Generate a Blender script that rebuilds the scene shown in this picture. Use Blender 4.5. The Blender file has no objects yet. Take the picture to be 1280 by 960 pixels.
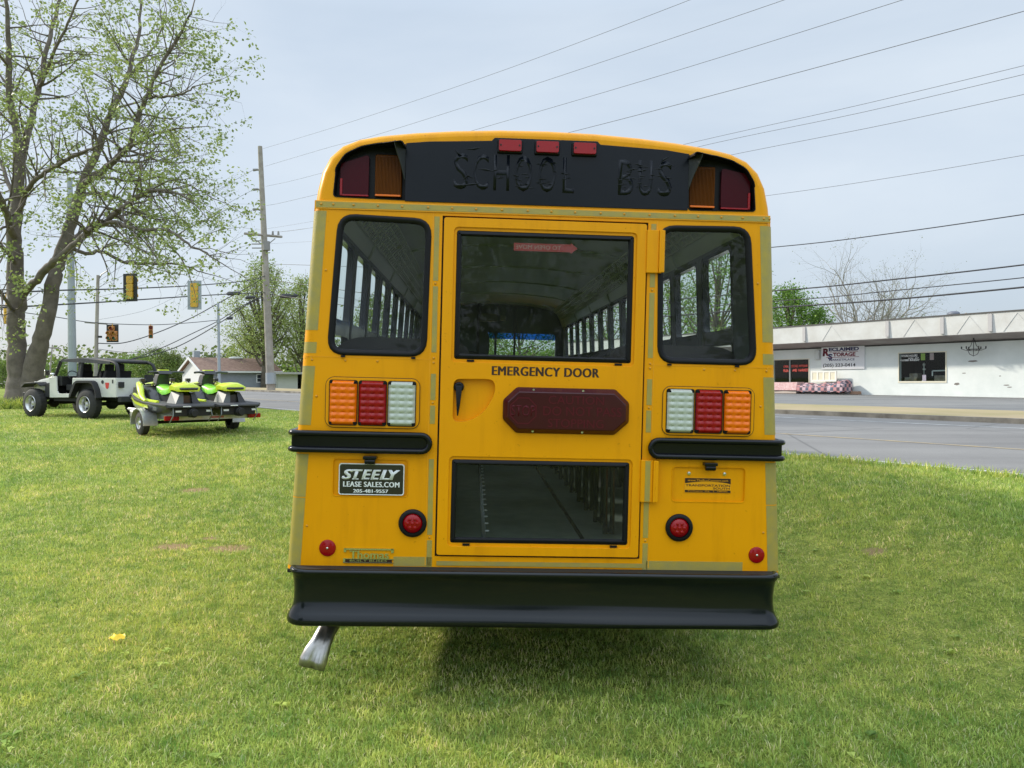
import bpy, bmesh, math, random
import numpy as np
from mathutils import Vector, Matrix
from mathutils.geometry import delaunay_2d_cdt
random.seed(7); RNG = np.random.default_rng(7)
scene = bpy.context.scene
COL = scene.collection
R = math.radians; PI = math.pi

# ------------------------------------------------------------------ camera, sky, sun, exposure
FPX = 970.0; EYE = 1.65; TILT = math.atan(8/970)
cam_d = bpy.data.cameras.new('camera'); cam = bpy.data.objects.new('camera', cam_d); COL.objects.link(cam)
cam_d.sensor_width = 36; cam_d.lens = FPX/1280*36; cam_d.clip_end = 6000; cam_d.clip_start = .05
cam.location = (0, 0, EYE); cam.rotation_euler = (PI/2 - TILT, 0, 0)
scene.camera = cam

SUN_EL = R(29); SUN_H = Vector((-.94, .342))          # horizontal direction towards the sun
world = bpy.data.worlds.new('World'); scene.world = world; world.use_nodes = True
wt = world.node_tree; wn = wt.nodes; wl = wt.links; wn.clear()
wo = wn.new('ShaderNodeOutputWorld'); bg = wn.new('ShaderNodeBackground'); bg.inputs['Strength'].default_value = .1
sky = wn.new('ShaderNodeTexSky'); sky.sky_type = 'NISHITA'; sky.sun_disc = False
sky.sun_elevation = SUN_EL; sky.sun_rotation = math.atan2(SUN_H.x, SUN_H.y); sky.dust_density = 2.0
tc = wn.new('ShaderNodeTexCoord'); sep = wn.new('ShaderNodeSeparateXYZ'); wl.new(tc.outputs['Generated'], sep.inputs[0])
mp = wn.new('ShaderNodeMapping'); mp.inputs['Scale'].default_value = (1, 1, 3.2); wl.new(tc.outputs['Generated'], mp.inputs[0])
nz = wn.new('ShaderNodeTexNoise'); nz.inputs['Scale'].default_value = 1.6; nz.inputs['Detail'].default_value = 6; nz.inputs['Roughness'].default_value = .5
nz.inputs['Distortion'].default_value = .3; wl.new(mp.outputs[0], nz.inputs['Vector'])
cr = wn.new('ShaderNodeValToRGB')                       # thin high cloud: greyer and whiter patches
cr.color_ramp.elements[0].position = .3; cr.color_ramp.elements[0].color = (5.6, 6.7, 8.1, 1)
cr.color_ramp.elements[1].position = .68; cr.color_ramp.elements[1].color = (7.4, 8.3, 9.3, 1)
wl.new(nz.outputs['Fac'], cr.inputs[0])
el = wn.new('ShaderNodeMapRange'); el.inputs[1].default_value = .42; el.inputs[2].default_value = 1; el.inputs[3].default_value = 1; el.inputs[4].default_value = 2.5
wl.new(sep.outputs['Z'], el.inputs[0])                  # an overcast sky is brightest overhead
bk = wn.new('ShaderNodeMapRange'); bk.inputs[1].default_value = .1; bk.inputs[2].default_value = -.9; bk.inputs[3].default_value = 1; bk.inputs[4].default_value = 1.7
wl.new(sep.outputs['Y'], bk.inputs[0])
m1 = wn.new('ShaderNodeMath'); m1.operation = 'MULTIPLY'; wl.new(el.outputs[0], m1.inputs[0]); wl.new(bk.outputs[0], m1.inputs[1])
vm = wn.new('ShaderNodeVectorMath'); vm.operation = 'SCALE'; wl.new(cr.outputs[0], vm.inputs[0]); wl.new(m1.outputs[0], vm.inputs['Scale'])
hz = wn.new('ShaderNodeMapRange'); hz.inputs[1].default_value = .0; hz.inputs[2].default_value = .22; hz.inputs[3].default_value = .66; hz.inputs[4].default_value = .88
wl.new(sep.outputs['Z'], hz.inputs[0])
mx = wn.new('ShaderNodeMixRGB'); wl.new(hz.outputs[0], mx.inputs[0]); wl.new(sky.outputs[0], mx.inputs[1]); wl.new(vm.outputs[0], mx.inputs[2])
wl.new(mx.outputs[0], bg.inputs[0]); wl.new(bg.outputs[0], wo.inputs[0])

sd = bpy.data.lights.new('sun', 'SUN'); sd.energy = 3.9; sd.angle = R(3.5); sd.color = (1, .93, .8)
so = bpy.data.objects.new('sun', sd); COL.objects.link(so)
sv = Vector((SUN_H.x*math.cos(SUN_EL), SUN_H.y*math.cos(SUN_EL), math.sin(SUN_EL)))
so.rotation_euler = sv.to_track_quat('Z', 'Y').to_euler()
vs = scene.view_settings; vs.view_transform = 'Standard'; vs.look = 'None'; vs.gamma = 1; vs.exposure = 0.08; vs.use_curve_mapping = False
scene.cycles.max_bounces = 8; scene.cycles.transparent_max_bounces = 24; scene.cycles.use_denoising = True

# ------------------------------------------------------------------ helpers
def px(x, y, Y):
    """the point at depth Y (metres ahead of the camera) seen along photo pixel x, y"""
    a, b = (x-640)/FPX, -(y-480)/FPX; c, s = math.cos(TILT), math.sin(TILT)
    d = Vector((a, c + b*s, -s + b*c)); return Vector((0, 0, EYE)) + d*(Y/d.y)
def ss(a, b, t):
    t = max(0, min(1, (t-a)/(b-a))); return t*t*(3-2*t)
BUS_M = Matrix.Rotation(R(2.7714), 4, 'Z') @ Matrix.Rotation(R(.3324), 4, 'X') @ Matrix.Rotation(R(1.41), 4, 'Y')
BUS_M = Matrix.Translation((.1121, 3.9402, 0)) @ BUS_M
UR = (-.602, .799); NR = (.799, .602)                   # along the road, across the road
def ground(X, Y):
    n = NR[0]*X + NR[1]*Y
    z = .5*max(ss(6, 24, Y), ss(3.5, 9.3, n))
    lx = X - .112 + .0484*(Y-3.94)
    if -4 < Y < 20: z *= 1 - .88*(1-ss(1.6, 4.2, abs(lx)))*(1-ss(8, 9.6, n))
    if n > 26: z += .15*ss(26, 40, n)
    if X < -10 and Y > 62: z -= .5*ss(62, 95, Y)
    if n > 21.4 and n < 60: z += .0
    return z
def ground_np(X, Y):
    S = lambda a, b, t: (lambda u: u*u*(3-2*u))(np.clip((t-a)/(b-a), 0, 1))
    n = NR[0]*X + NR[1]*Y
    z = .5*np.maximum(S(6, 24, Y), S(3.5, 9.3, n))
    lx = X - .112 + .0484*(Y-3.94)
    m = (Y > -4) & (Y < 20)
    z = np.where(m, z*(1 - .88*(1-S(1.6, 4.2, np.abs(lx)))*(1-S(8, 9.6, n))), z)
    z = z + np.where(n > 26, .15*S(26, 40, n), 0)
    z = z - np.where((X < -10) & (Y > 62), .5*S(62, 95, Y), 0)
    return z

def inside(p, l):
    c = False; x, y = p
    for i in range(len(l)):
        x0, y0 = l[i-1]; x1, y1 = l[i]
        if (y0 > y) != (y1 > y) and x < (x1-x0)*(y-y0)/(y1-y0)+x0: c = not c
    return c
def triangulate(loops):
    pts = [Vector((p[0], p[1])) for l in loops for p in l]; ed = []; k = 0
    for l in loops:
        ed += [(k+j, k+(j+1) % len(l)) for j in range(len(l))]; k += len(l)
    v, e, f, ov, oe, of = delaunay_2d_cdt(pts, ed, [], 0, 1e-7)
    out = []
    for t in f:
        c = sum((v[i] for i in t), Vector((0, 0)))/len(t)
        ar = abs(sum(v[t[i-1]].x*v[t[i]].y-v[t[i]].x*v[t[i-1]].y for i in range(len(t))))
        if ar > 1e-10 and inside(c, loops[0]) and not any(inside(c, h) for h in loops[1:]): out.append(tuple(t))
    return [(q.x, q.y) for q in v], out
class MB:
    def __init__(s): s.v = []; s.f = []; s.m = []; s.mi = 0; s.T = None
    def add(s, vs_, fs):
        k = len(s.v)
        for p in vs_:
            p = Vector(p)
            s.v.append(tuple(s.T @ p) if s.T else tuple(p))
        for f in fs: s.f.append([i+k for i in f]); s.m.append(s.mi)
        return s
    def box(s, x0, x1, y0, y1, z0, z1):
        return s.add([(x0,y0,z0),(x1,y0,z0),(x1,y1,z0),(x0,y1,z0),(x0,y0,z1),(x1,y0,z1),(x1,y1,z1),(x0,y1,z1)],
                     [(0,3,2,1),(4,5,6,7),(0,1,5,4),(1,2,6,5),(2,3,7,6),(3,0,4,7)])
    def loft(s, rings, closed=True, cap=(True, True)):
        n = len(rings[0]); vs_ = [p for r in rings for p in r]; fs = []
        for i in range(len(rings)-1):
            for j in range(n if closed else n-1):
                a, b = i*n+j, i*n+(j+1) % n; fs.append((a, b, b+n, a+n))
        if cap[0]: fs.append(tuple(range(n-1, -1, -1)))
        if cap[1]: fs.append(tuple((len(rings)-1)*n+j for j in range(n)))
        return s.add(vs_, fs)
    def tube(s, path, rad, n=8, caps=True, ell=(1, 1)):
        P = [Vector(p) for p in path]
        if not hasattr(rad, '__len__'): rad = [rad]*len(P)
        rings = []; up = None
        for i, p in enumerate(P):
            t = (P[min(i+1, len(P)-1)] - P[max(i-1, 0)]).normalized()
            if up is None: up = Vector((0, 0, 1)) if abs(t.z) < .9 else Vector((0, 1, 0))
            a = t.cross(up).normalized(); b = a.cross(t).normalized(); up = b
            rings.append([p + (a*math.cos(q)*ell[0] + b*math.sin(q)*ell[1])*rad[i] for q in [2*PI*k/n for k in range(n)]])
        return s.loft(rings, True, (caps, caps))
    def cyl(s, p0, p1, r0, r1=None, n=16): return s.tube([p0, p1], [r0, r0 if r1 is None else r1], n)
    def ball(s, c, rx, ry=None, rz=None, n=12, m=8):
        ry = ry or rx; rz = rz or rx; c = Vector(c)
        rings = [[c + Vector((rx*math.sin(PI*i/m)*math.cos(2*PI*j/n), ry*math.sin(PI*i/m)*math.sin(2*PI*j/n), -rz*math.cos(PI*i/m))) for j in range(n)] for i in range(1, m)]
        s.loft(rings); return s
    def lathe(s, c, axis, prof, n=24):
        """prof: (distance along the axis, radius) pairs"""
        c = Vector(c); t = Vector(axis).normalized(); a = t.orthogonal().normalized(); b = t.cross(a)
        s.loft([[c + t*d + (a*math.cos(2*PI*j/n)+b*math.sin(2*PI*j/n))*r for j in range(n)] for d, r in prof], True, (False, False)); return s
    def plate(s, outer, holes=(), y0=0., y1=.01, fn=None):
        """a flat piece in x-z with holes, from y0 (front) to y1 (back)"""
        pts, tri = triangulate([outer]+list(holes))
        fn = fn or (lambda x, y, z: (x, y, z)); n = len(pts)
        vs_ = [fn(p[0], y0, p[1]) for p in pts] + [fn(p[0], y1, p[1]) for p in pts]
        if y0 == y1: return s.add(vs_[:n], list(tri))
        fs = list(tri) + [tuple(i+n for i in reversed(t)) for t in tri]; E = {}
        for t in tri:
            for j in range(len(t)): E[(t[j-1], t[j])] = 1
        for (a, b) in E:
            if (b, a) not in E: fs.append((b, a, a+n, b+n))
        return s.add(vs_, fs)
    def build(s, name, mat, parent=None, bevel=0, smooth=35, recalc=True, seg=2, **kw):
        me = bpy.data.meshes.new(name); me.from_pydata(s.v, [], s.f)
        for m_ in (mat if isinstance(mat, (list, tuple)) else [mat]): me.materials.append(m_)
        if any(s.m): me.polygons.foreach_set('material_index', s.m)
        if recalc:
            bm = bmesh.new(); bm.from_mesh(me); bmesh.ops.recalc_face_normals(bm, faces=bm.faces[:]); bm.to_mesh(me); bm.free()
        if smooth: me.shade_smooth(); me.set_sharp_from_angle(angle=R(smooth))
        o = bpy.data.objects.new(name, me); COL.objects.link(o)
        if parent: o.parent = parent
        if bevel:
            b = o.modifiers.new('bevel', 'BEVEL'); b.width = bevel; b.segments = seg; b.limit_method = 'ANGLE'; b.angle_limit = R(40); b.harden_normals = True
        if kw: tag(o, **kw)
        return o
def tag(o, label=None, cat=None, group=None, kind=None):
    if label: o['label'] = label
    if cat: o['category'] = cat
    if group: o['group'] = group
    if kind: o['kind'] = kind
    return o
def thing(name, label, cat, loc=(0, 0, 0), rz=0, group=None):
    o = bpy.data.objects.new(name, None); COL.objects.link(o); o.location = loc; o.rotation_euler = (0, 0, rz)
    o.empty_display_size = .3
    return tag(o, label, cat, group)
def copy_tree(o, parent=None):
    c = o.copy(); COL.objects.link(c)
    if parent: c.parent = parent
    for ch in list(o.children): copy_tree(ch, c)
    return c
def rrect(x0, x1, z0, z1, r, n=6):
    o = []
    for cx, cz, a in ((x1-r, z1-r, 0), (x0+r, z1-r, 90), (x0+r, z0+r, 180), (x1-r, z0+r, 270)):
        for k in range(n+1): t = R(a+90*k/n); o.append((cx+r*math.cos(t), cz+r*math.sin(t)))
    return o
def rpoly(pts, r, n=5):
    """polygon with rounded corners"""
    o = []
    for i, p in enumerate(pts):
        p = Vector(p); a = Vector(pts[i-1]) - p; b = Vector(pts[(i+1) % len(pts)]) - p
        q0 = p + a.normalized()*min(r, a.length/2.01); q1 = p + b.normalized()*min(r, b.length/2.01)
        for k in range(n+1):
            t = k/n; q = q0*(1-t)**2 + p*2*t*(1-t) + q1*t*t; o.append((q.x, q.y))
    return o
def ring_off(pts, d):
    """offset an anticlockwise loop inwards by d"""
    o = []; n = len(pts)
    for i in range(n):
        t = (Vector(pts[(i+1) % n]) - Vector(pts[i-1])); t.normalize(); o.append((pts[i][0]-t.y*d, pts[i][1]+t.x*d))
    return o

# ------------------------------------------------------------------ materials
def mat(name, col, rough=.5, metal=0, col2=None, ns=3, bump=0, bs=40, coat=0, spec=.5, rv=0, detail=4, objc=True, trans=0, sheen=0, lo=.35, hi=.65):
    m = bpy.data.materials.new(name); m.use_nodes = True; t = m.node_tree; n = t.nodes; p = n['Principled BSDF']
    p.inputs['Base Color'].default_value = (*col, 1); p.inputs['Roughness'].default_value = rough; p.inputs['Metallic'].default_value = metal
    p.inputs['Coat Weight'].default_value = coat; p.inputs['Coat Roughness'].default_value = .05; p.inputs['Specular IOR Level'].default_value = spec
    if sheen: p.inputs['Sheen Weight'].default_value = sheen
    c = n.new('ShaderNodeTexCoord')
    if col2 or rv:
        z = n.new('ShaderNodeTexNoise'); z.inputs['Scale'].default_value = ns; z.inputs['Detail'].default_value = detail; z.inputs['Roughness'].default_value = .6
        t.links.new(c.outputs['Object'], z.inputs['Vector'])
        if col2:
            r_ = n.new('ShaderNodeValToRGB'); r_.color_ramp.elements[0].position = lo; r_.color_ramp.elements[1].position = hi
            r_.color_ramp.elements[0].color = (*col, 1); r_.color_ramp.elements[1].color = (*col2, 1)
            t.links.new(z.outputs['Fac'], r_.inputs[0]); t.links.new(r_.outputs[0], p.inputs['Base Color'])
        if rv:
            q = n.new('ShaderNodeMapRange'); q.inputs[3].default_value = max(0, rough-rv); q.inputs[4].default_value = min(1, rough+rv)
            t.links.new(z.outputs['Fac'], q.inputs[0]); t.links.new(q.outputs[0], p.inputs['Roughness'])
    if bump:
        z2 = n.new('ShaderNodeTexNoise'); z2.inputs['Scale'].default_value = bs; z2.inputs['Detail'].default_value = 3
        t.links.new(c.outputs['Object'], z2.inputs['Vector'])
        b = n.new('ShaderNodeBump'); b.inputs['Strength'].default_value = bump; b.inputs['Distance'].default_value = .01
        t.links.new(z2.outputs['Fac'], b.inputs['Height']); t.links.new(b.outputs[0], p.inputs['Normal'])
    return m
def glass(name, tint, gloss=1.0, rough=.02, film=None, fres=1.0):
    m = bpy.data.materials.new(name); m.use_nodes = True; t = m.node_tree; n = t.nodes; n.clear()
    o = n.new('ShaderNodeOutputMaterial'); tr = n.new('ShaderNodeBsdfTransparent'); tr.inputs[0].default_value = (*tint, 1)
    g = n.new('ShaderNodeBsdfGlossy'); g.inputs['Roughness'].default_value = rough; g.inputs[0].default_value = (gloss, gloss, gloss, 1)
    f = n.new('ShaderNodeFresnel'); f.inputs['IOR'].default_value = 1.5
    x = n.new('ShaderNodeMixShader'); fm = n.new('ShaderNodeMath'); fm.operation = 'MULTIPLY'; fm.inputs[1].default_value = fres; t.links.new(f.outputs[0], fm.inputs[0]); t.links.new(fm.outputs[0], x.inputs[0]); t.links.new(tr.outputs[0], x.inputs[1]); t.links.new(g.outputs[0], x.inputs[2])
    last = x
    if film:                                               # dust film
        d = n.new('ShaderNodeBsdfDiffuse'); d.inputs[0].default_value = (.35, .36, .34, 1)
        z = n.new('ShaderNodeTexNoise'); z.inputs['Scale'].default_value = 3; z.inputs['Detail'].default_value = 8; c = n.new('ShaderNodeTexCoord'); t.links.new(c.outputs['Object'], z.inputs['Vector'])
        q = n.new('ShaderNodeMapRange'); q.inputs[1].default_value = .35; q.inputs[2].default_value = .8; q.inputs[4].default_value = film; t.links.new(z.outputs['Fac'], q.inputs[0])
        y = n.new('ShaderNodeMixShader'); t.links.new(q.outputs[0], y.inputs[0]); t.links.new(x.outputs[0], y.inputs[1]); t.links.new(d.outputs[0], y.inputs[2]); last = y
    t.links.new(last.outputs[0], o.inputs[0]); return m

M = {}
M['yellow'] = mat('bus_yellow', (.82, .345, .001), .36, 0, (.77, .315, .001), 1.3, .05, 2.2, spec=.18, rv=.08)
M['yellow_edge'] = mat('yellow_trim_paint', (.80, .35, .006), .32, spec=.35)
M['black'] = mat('black_gloss_paint', (.003, .004, .007), .18, bump=.06, bs=3, spec=.3, rv=.08, ns=6)
M['header'] = mat('black_header_paint', (.004, .006, .010), .24, bump=.2, bs=3.2, rv=.08, ns=4, spec=.22)
M['bumper'] = mat('black_bumper_paint', (.003, .005, .007), .15, bump=.07, bs=2.4, rv=.06, ns=3, spec=.4)
M['rubber'] = mat('black_rubber', (.006, .006, .008), .45, bump=.1, bs=60, spec=.22)
M['tyre'] = mat('tyre_rubber', (.018, .018, .018), .8, 0, (.035, .033, .03), 6, bump=.3, bs=60)
M['seam'] = mat('dark_seam', (.01, .006, .004), .8)
M['tape'] = mat('reflective_tape', (.42, .31, .045), .42, 0, (.29, .255, .09), 14, bump=.15, bs=150, lo=.3, hi=.75)
M['chrome'] = mat('chrome', (.6, .6, .55), .18, 1, bump=.05, bs=30)
M['steel'] = mat('exhaust_steel', (.55, .54, .52), .3, .9, (.3, .28, .25), 9, bump=.15, bs=14)
M['bolt'] = mat('rivet_paint', (.62, .29, .02), .4)
M['red_lens'] = mat('red_lens', (.30, .002, .005), .14, spec=.35)
M['amber_lens'] = mat('amber_lens', (.84, .165, .0), .14, spec=.4)
M['clear_lens'] = mat('clear_lens', (.46, .50, .44), .12, spec=.5)
M['dark_red'] = mat('dark_red_lens', (.045, .002, .008), .2, spec=.4)
M['dark_red_letter'] = mat('dark_red_letter', (.085, .004, .011), .4, spec=.2)
M['dark_amber'] = mat('dark_amber_lens', (.12, .035, .002), .3, spec=.12)
M['deep_red'] = mat('deep_red_lens', (.05, .002, .006), .25, spec=.14)
M['letter_dark'] = mat('dark_letter_vinyl', (.03, .008, .004), .4)
M['white'] = mat('white_print', (.75, .77, .78), .4)
M['plate_black'] = mat('plate_black', (.012, .01, .014), .25, coat=.5)
M['glass_rear'] = glass('tinted_rear_glass', (.84, .90, .87), .6, film=.05, fres=.6)
M['glass_side'] = glass('bus_side_glass', (.90, .94, .93), .8, film=.05, fres=.12)
M['glass_clear'] = glass('clear_glass', (.85, .9, .9), .8, fres=.3)
M['glass_blue'] = glass('blue_tint_band', (.10, .36, .72), .5)
M['ceiling'] = mat('bus_ceiling_paint', (.42, .46, .42), .4, 0, (.36, .40, .36), 2, bump=.1, bs=3)
M['inner'] = mat('bus_wall_lining', (.07, .085, .085), .5)
M['floor'] = mat('bus_floor_rubber', (.09, .11, .10), .5, 0, (.13, .15, .135), 9, bump=.2, bs=60)
M['vinyl'] = mat('seat_vinyl', (.035, .03, .032), .5, bump=.1, bs=30)
M['flap'] = mat('lit_black_plastic', (.03, .033, .036), .5)  # black hood flap, its greyer tone is light put into the colour
M['dark'] = mat('chassis_black', (.012, .012, .012), .7)
M['rim'] = mat('silver_rim', (.55, .55, .54), .3, .7)
M['sign_red'] = mat('red_sign_print', (.30, .03, .03), .5)

def streaks(m, amt=.86, sc=(9, 9, .9)):
    t = m.node_tree; n = t.nodes; p = n['Principled BSDF']; L = t.links.new; src = p.inputs['Base Color'].links[0].from_socket; c = n.new('ShaderNodeTexCoord')
    def nz_(scale, k, d=5):
        q = n.new('ShaderNodeMapping'); q.inputs['Scale'].default_value = scale; L(c.outputs['Object'], q.inputs[0]); z = n.new('ShaderNodeTexNoise'); z.inputs['Scale'].default_value = k; z.inputs['Detail'].default_value = d; z.inputs['Roughness'].default_value = .65; L(q.outputs[0], z.inputs[0]); return z
    a = nz_(sc, 1.0); b = nz_((1, 1, 1), 38, 3)
    r_ = n.new('ShaderNodeValToRGB'); r_.color_ramp.elements[0].position = .52; r_.color_ramp.elements[0].color = (1, 1, 1, 1); r_.color_ramp.elements[1].position = .74; r_.color_ramp.elements[1].color = (amt, amt*.97, amt*1.6, 1); L(a.outputs[0], r_.inputs[0])
    r2 = n.new('ShaderNodeValToRGB'); r2.color_ramp.elements[0].position = .66; r2.color_ramp.elements[0].color = (1, 1, 1, 1); r2.color_ramp.elements[1].position = .78; r2.color_ramp.elements[1].color = (.62, .58, .6, 1); L(b.outputs[0], r2.inputs[0])
    for r in (r_, r2):
        x = n.new('ShaderNodeMixRGB'); x.blend_type = 'MULTIPLY'; x.inputs[0].default_value = 1; L(src, x.inputs[1]); L(r.outputs[0], x.inputs[2]); src = x.outputs[0]
    L(src, p.inputs['Base Color'])
streaks(M['yellow'])
# ------------------------------------------------------------------ lettering
_fonts = {}
def text(s, x0, x1, z0, z1, y, name, m, parent, bold=0, shear=0, extrude=.0008, space=1, mirror=False, fat=0):
    """letters filling the box x0..x1, z0..z1 of the parent's x-z plane, facing -y"""
    cu = bpy.data.curves.new('txt', 'FONT'); cu.body = s; cu.size = 1; cu.offset = bold; cu.shear = shear; cu.extrude = 0; cu.space_character = space
    cu.align_x = 'CENTER'; cu.resolution_u = 3
    o = bpy.data.objects.new('txt', cu); COL.objects.link(o)
    dg = bpy.context.evaluated_depsgraph_get(); me = bpy.data.meshes.new_from_object(o.evaluated_get(dg))
    bpy.data.objects.remove(o); bpy.data.curves.remove(cu)
    vx = [v.co.x for v in me.vertices]; vy = [v.co.y for v in me.vertices]
    ax, bx, ay, by = min(vx), max(vx), min(vy), max(vy)
    for v in me.vertices:
        u = (v.co.x-ax)/(bx-ax); w = (v.co.y-ay)/(by-ay)
        if mirror: u = 1-u
        v.co = (x0+(x1-x0)*u, y, z0+(z1-z0)*w)
    if extrude:
        bm = bmesh.new(); bm.from_mesh(me)
        g = bmesh.ops.extrude_face_region(bm, geom=bm.faces[:]); vv = [e for e in g['geom'] if isinstance(e, bmesh.types.BMVert)]
        bmesh.ops.translate(bm, verts=vv, vec=(0, -extrude, 0)); bmesh.ops.recalc_face_normals(bm, faces=bm.faces[:]); bm.to_mesh(me); bm.free()
    if fat:
        bm = bmesh.new(); 
        for dx, dy in ((-fat, 0), (0, -.0001), (fat, -.0002)):
            k = len(bm.verts); bm.from_mesh(me); bm.verts.ensure_lookup_table(); bmesh.ops.translate(bm, verts=bm.verts[k:], vec=(dx, dy, 0))
        bm.to_mesh(me); bm.free()
    me.name = name; me.materials.clear(); me.materials.append(m)
    ob = bpy.data.objects.new(name, me); COL.objects.link(ob); ob.parent = parent
    return ob
def wordart(s, *a, **k): return text(s, *a, **k)

# ------------------------------------------------------------------ the setting: ground, road, kerb, lot
PATCH = [(px(215, 684, 1), .16), (px(287, 686, 1), .17), (px(245, 613, 1), .16), (px(262, 677, 1), .08)]
def on_ground(x, y):
    """first hit of the pixel's ray with the terrain"""
    Y = 2.5
    while Y < 400:
        p = px(x, y, Y)
        if p.z <= ground(p.x, p.y): return Vector((p.x, p.y, ground(p.x, p.y)))
        Y *= 1.004
    return p
PATCHES = [(on_ground(215, 684), .20, .16), (on_ground(287, 686), .22, .16), (on_ground(245, 613), .22, .2), (on_ground(262, 674), .1, .08), (on_ground(1107, 579), .62, .35), (on_ground(1092, 691), .10, .1)]
def attr_color_mat(name, stops, rough=.6, scale=1.0, trans=.25, big=((.8, .9, .8), (1.12, 1.05, .9)), nsc=.5, spec=.3, mottle=False):
    """colour from a per-face random attribute, with broad drifts over the ground; light passes through the leaf"""
    m = bpy.data.materials.new(name); m.use_nodes = True; t = m.node_tree; n = t.nodes; n.clear()
    o = n.new('ShaderNodeOutputMaterial'); a = n.new('ShaderNodeAttribute'); a.attribute_name = 'rnd'
    r_ = n.new('ShaderNodeValToRGB'); e = r_.color_ramp.elements
    while len(e) < len(stops): e.new(.5)
    for k, (p_, c_) in enumerate(stops): e[k].position = p_; e[k].color = (*c_, 1)
    t.links.new(a.outputs['Fac'], r_.inputs[0])
    g = n.new('ShaderNodeNewGeometry'); z = n.new('ShaderNodeTexNoise'); z.inputs['Scale'].default_value = nsc; z.inputs['Detail'].default_value = 5; t.links.new(g.outputs['Position'], z.inputs['Vector'])
    r2 = n.new('ShaderNodeValToRGB'); r2.color_ramp.elements[0].position = .32; r2.color_ramp.elements[1].position = .68
    r2.color_ramp.elements[0].color = (*big[0], 1); r2.color_ramp.elements[1].color = (*big[1], 1); t.links.new(z.outputs['Fac'], r2.inputs[0])
    mx_ = n.new('ShaderNodeMixRGB'); mx_.blend_type = 'MULTIPLY'; mx_.inputs[0].default_value = 1; t.links.new(r_.outputs[0], mx_.inputs[1]); t.links.new(r2.outputs[0], mx_.inputs[2])
    if mottle:
        z3 = n.new('ShaderNodeTexNoise'); z3.inputs['Scale'].default_value = 5; z3.inputs['Detail'].default_value = 6; z3.inputs['Roughness'].default_value = .7; t.links.new(g.outputs['Position'], z3.inputs['Vector'])
        r4 = n.new('ShaderNodeValToRGB'); r4.color_ramp.elements[0].position = .36; r4.color_ramp.elements[1].position = .64; r4.color_ramp.elements[0].color = (.55, .72, .55, 1); r4.color_ramp.elements[1].color = (1.45, 1.28, 1.25, 1); t.links.new(z3.outputs[0], r4.inputs[0])
        m4 = n.new('ShaderNodeMixRGB'); m4.blend_type = 'MULTIPLY'; m4.inputs[0].default_value = 1; t.links.new(mx_.outputs[0], m4.inputs[1]); t.links.new(r4.outputs[0], m4.inputs[2]); mx_ = m4
    p = n.new('ShaderNodeBsdfPrincipled'); p.inputs['Roughness'].default_value = rough; p.inputs['Specular IOR Level'].default_value = spec; t.links.new(mx_.outputs[0], p.inputs['Base Color'])
    tl = n.new('ShaderNodeBsdfTranslucent'); t.links.new(mx_.outputs[0], tl.inputs[0])
    x = n.new('ShaderNodeMixShader'); x.inputs[0].default_value = trans; t.links.new(p.outputs[0], x.inputs[1]); t.links.new(tl.outputs[0], x.inputs[2])
    t.links.new(x.outputs[0], o.inputs[0]); return m
M['grass'] = attr_color_mat('grass_blades', [(0, (.14, .22, .055)), (.45, (.38, .48, .12)), (.8, (.58, .63, .21)), (.87, (.52, .49, .26)), (1, (.78, .70, .50))], .5, trans=.3, mottle=True, big=((.80, .94, .82), (1.30, 1.17, .98)))

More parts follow.
